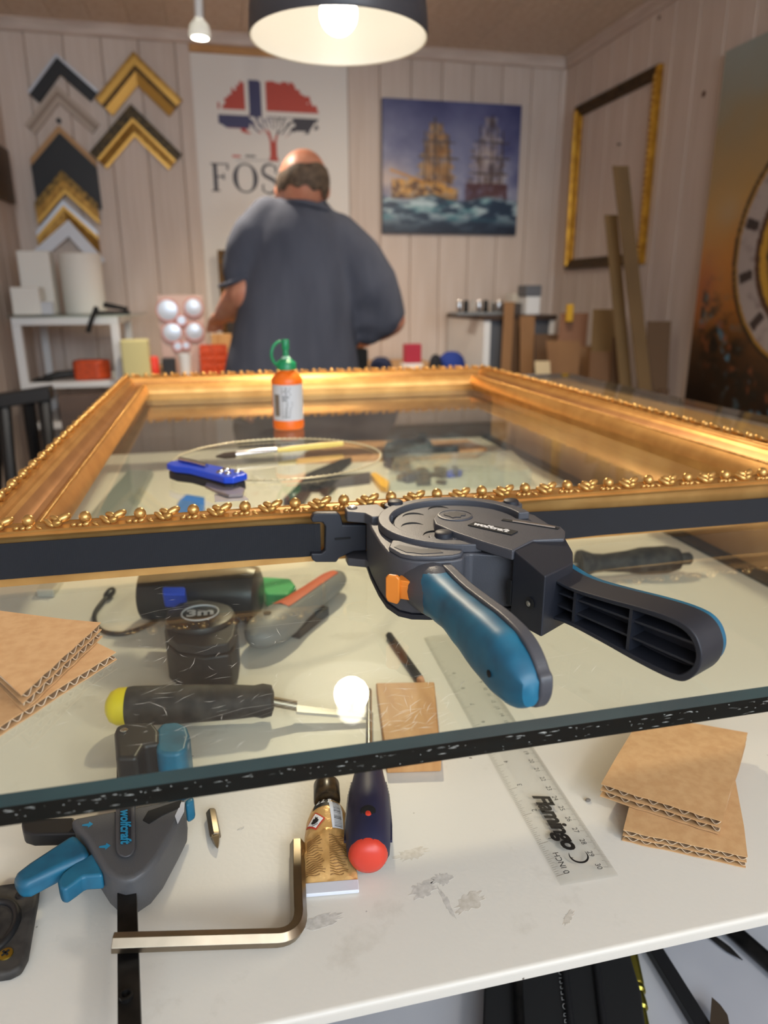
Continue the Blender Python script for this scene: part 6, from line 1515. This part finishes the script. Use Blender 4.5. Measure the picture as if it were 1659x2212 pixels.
for a, b, c, r in ((shL, elL, wrL, 1), (shR, elR, wrR, 1)):
    capsule(body, [a, a.lerp(b, .5), b], [.056, .056, .052]); capsule(body, [b, b.lerp(c, .45), c], [.055, .052, .036])
    # hand: palm, four bent fingers and a thumb
    d_ = (c-b).normalized(); hz_v = Vector((-d_.z, 0, d_.x)); hz_v = d_.cross(Z3).normalized(); 
    pal = c + d_*.05; R_p = d_.to_track_quat('X', 'Z').to_matrix()
    body.ball(pal, (.050, .040, .018), 14, 10, R_p)
    for k, ln in enumerate((.070, .080, .076, .060)):
        f0_ = pal + d_*.030 + hz_v*(-.027+.018*k); f1_ = f0_ + d_*ln*.5 - Z3*.006; f2_ = f1_ + d_*ln*.28 - Z3*.022
        capsule(body, [f0_, f1_, f2_], [.0095, .009, .008], 8)
    sgn = 1 if a is shL else -1
    th0 = pal - d_*.015 - hz_v*(.030*sgn*-1); capsule(body, [th0, th0 + d_*.03 + hz_v*.022*sgn, th0 + d_*.055 + hz_v*.026*sgn - Z3*.006], [.013, .0105, .009], 8)
for sx in (-.095, .095):
    hp3 = Vector((hipc.x+sx, hipc.y, hipc.z-.06)); kn3 = Vector((hipc.x+sx*1.05, hipc.y-.01, .48)); an3 = Vector((hipc.x+sx*1.1, hipc.y-.03, .09))
    capsule(body, [hp3, hp3.lerp(kn3, .5), kn3], [.088, .078, .060]); capsule(body, [kn3, kn3.lerp(an3, .35), an3], [.060, .060, .040])
bo_ = body.build('body', M_skin, man, smooth=60); remesh(bo_, .009, 4)
# hair fringe round the back of the head
hm = MB(); n, m = 44, 12
for s_ in (0, 1):
    for j in range(m+1):
        for i in range(n+1):
            a = math.radians(-205 + 230*i/n); tt = j/m
            low = -.046 - .005*math.sin(a*9); side = abs(math.cos(a))
            hi_z = .022 + .020*math.cos(a) - .003*math.sin(7*a)
            z = low + (hi_z-low)*tt; rr = math.sqrt(max(1-(z/.098)**2, .05)); k = 1.025 + .045*s_*math.sin(math.pi*min(max(tt, .04), .96))**.5
            hm.v.append(tuple(hd + R_h @ Vector((.079*rr*k*math.cos(a), .098*rr*k*math.sin(a), z))))
K = (n+1)*(m+1)
for j in range(m):
    for i in range(n):
        a = j*(n+1)+i; hm.f += [[K+a, K+a+1, K+a+n+2, K+a+n+1], [a, a+n+1, a+n+2, a+1]]
for i in range(n): a = i; b = m*(n+1)+i; hm.f += [[a, a+1, K+a+1, K+a], [b+1, b, K+b, K+b+1]]
for j in range(m): a = j*(n+1); b = a+n; hm.f += [[a+n+1, a, K+a, K+a+n+1], [b, b+n+1, K+b+n+1, K+b]]
hm.mi = [0]*len(hm.f); hm.build('hair', M_hair, man, smooth=60)
# T-shirt: torso, sleeves, collar
tsh = MB()
def cx(pl, pr, py, dy=.13): a, b = mp(pl, py, dy), mp(pr, py, dy); return (a+b)/2, (b.x-a.x)/2
S = []
for pl, pr, py, dep in ((478, 778, 860, .155), (486, 772, 800, .158), (496, 768, 740, .158), (508, 768, 680, .156), (520, 768, 620, .152), (524, 766, 570, .146), (524, 762, 530, .138), (530, 752, 500, .130), (544, 732, 472, .116), (566, 716, 448, .098), (596, 704, 430, .080)):
    c, w = cx(pl, pr, py); S.append((c, w, dep))
ell_loft(tsh, S, 36)
# left sleeve
capsule(tsh, [mp(580, 470, .11), mp(556, 505, .115), mp(536, 550, .12), mp(522, 588, .13)], [.066, .076, .074, .066], 18)
# right sleeve: wide, hanging below the bent arm
capsule(tsh, [mp(728, 512, .11), mp(760, 560, .11), mp(795, 620, .115), mp(826, 676, .12)], [.078, .096, .104, .082], 18)
capsule(tsh, [mp(786, 640, .12), mp(800, 690, .13), mp(796, 708, .14)], [.085, .080, .058], 16)
sh_ = tsh.build('t_shirt', M_shirt, man, smooth=60); remesh(sh_, .011, 5)
tx = bpy.data.textures.new('folds', 'CLOUDS'); tx.noise_scale = .16; tx.noise_depth = 1
dp = sh_.modifiers.new('folds', 'DISPLACE'); dp.texture = tx; dp.strength = .016; dp.mid_level = .5
cq_ = [neck + Vector((.071*math.cos(t)-.004, .066*math.sin(t)+.005, -.016 + .012*math.cos(t)*-1 - .010*math.sin(t))) for t in [2*math.pi*i/30 for i in range(30)]]
MB().tube(cq_, .0095, 8, closed=True).build('collar', M_shirt, man, smooth=60)
sl = MB(); c0 = mp(520, 603, .13); sl.tube([c0 + Vector((.068*math.cos(t), .066*math.sin(t), .022*math.cos(t))) for t in [2*math.pi*i/30 for i in range(30)]], .006, 6, closed=True); sl.build('sleeve_hem', M_shirt, man, smooth=60)
trs = MB()
ell_loft(trs, [(hipc + Z3*.04, .190, .145), (hipc + Z3*-.06, .196, .150), (hipc + Z3*-.16, .190, .145)])
for sx in (-.095, .095):
    hp3 = Vector((hipc.x+sx, hipc.y, hipc.z-.08)); kn3 = Vector((hipc.x+sx*1.05, hipc.y-.01, .48)); an3 = Vector((hipc.x+sx*1.1, hipc.y-.03, .08))
    trs.tube([hp3, hp3.lerp(kn3, .5), kn3, kn3.lerp(an3, .5), an3], [.098, .092, .080, .074, .066], 18)
tr_ = trs.build('trousers', M_trouser, man, smooth=60); remesh(tr_, .012, 4)
for sx in (-.105, .105):
    p = Vector((hipc.x+sx, hipc.y+.03, 0)); MB().loft([[p + Vector((.048*a*math.cos(t), .135*b*math.sin(t), z)) for t in [2*math.pi*k/22 for k in range(22)]] for a, b, z in ((1, 1, .001), (1.02, 1.02, .02), (.95, .92, .05), (.80, .62, .085), (.70, .48, .10))]).build('shoe', M_blackmatte, man, smooth=50)
pch = mp(772, 775, .16); MB().box(pch.x-.035, pch.x+.035, pch.y-.02, pch.y+.035, pch.z-.09, pch.z+.035).build('belt_pouch', M_blackmatte, man, bevel=.006)
ln = [mp(702, 405, .09), mp(704, 425, .07), mp(703, 445, .06)]; MB().tube(ln, .0016, 6).build('glasses_cord', M_blackmatte, man, smooth=60)
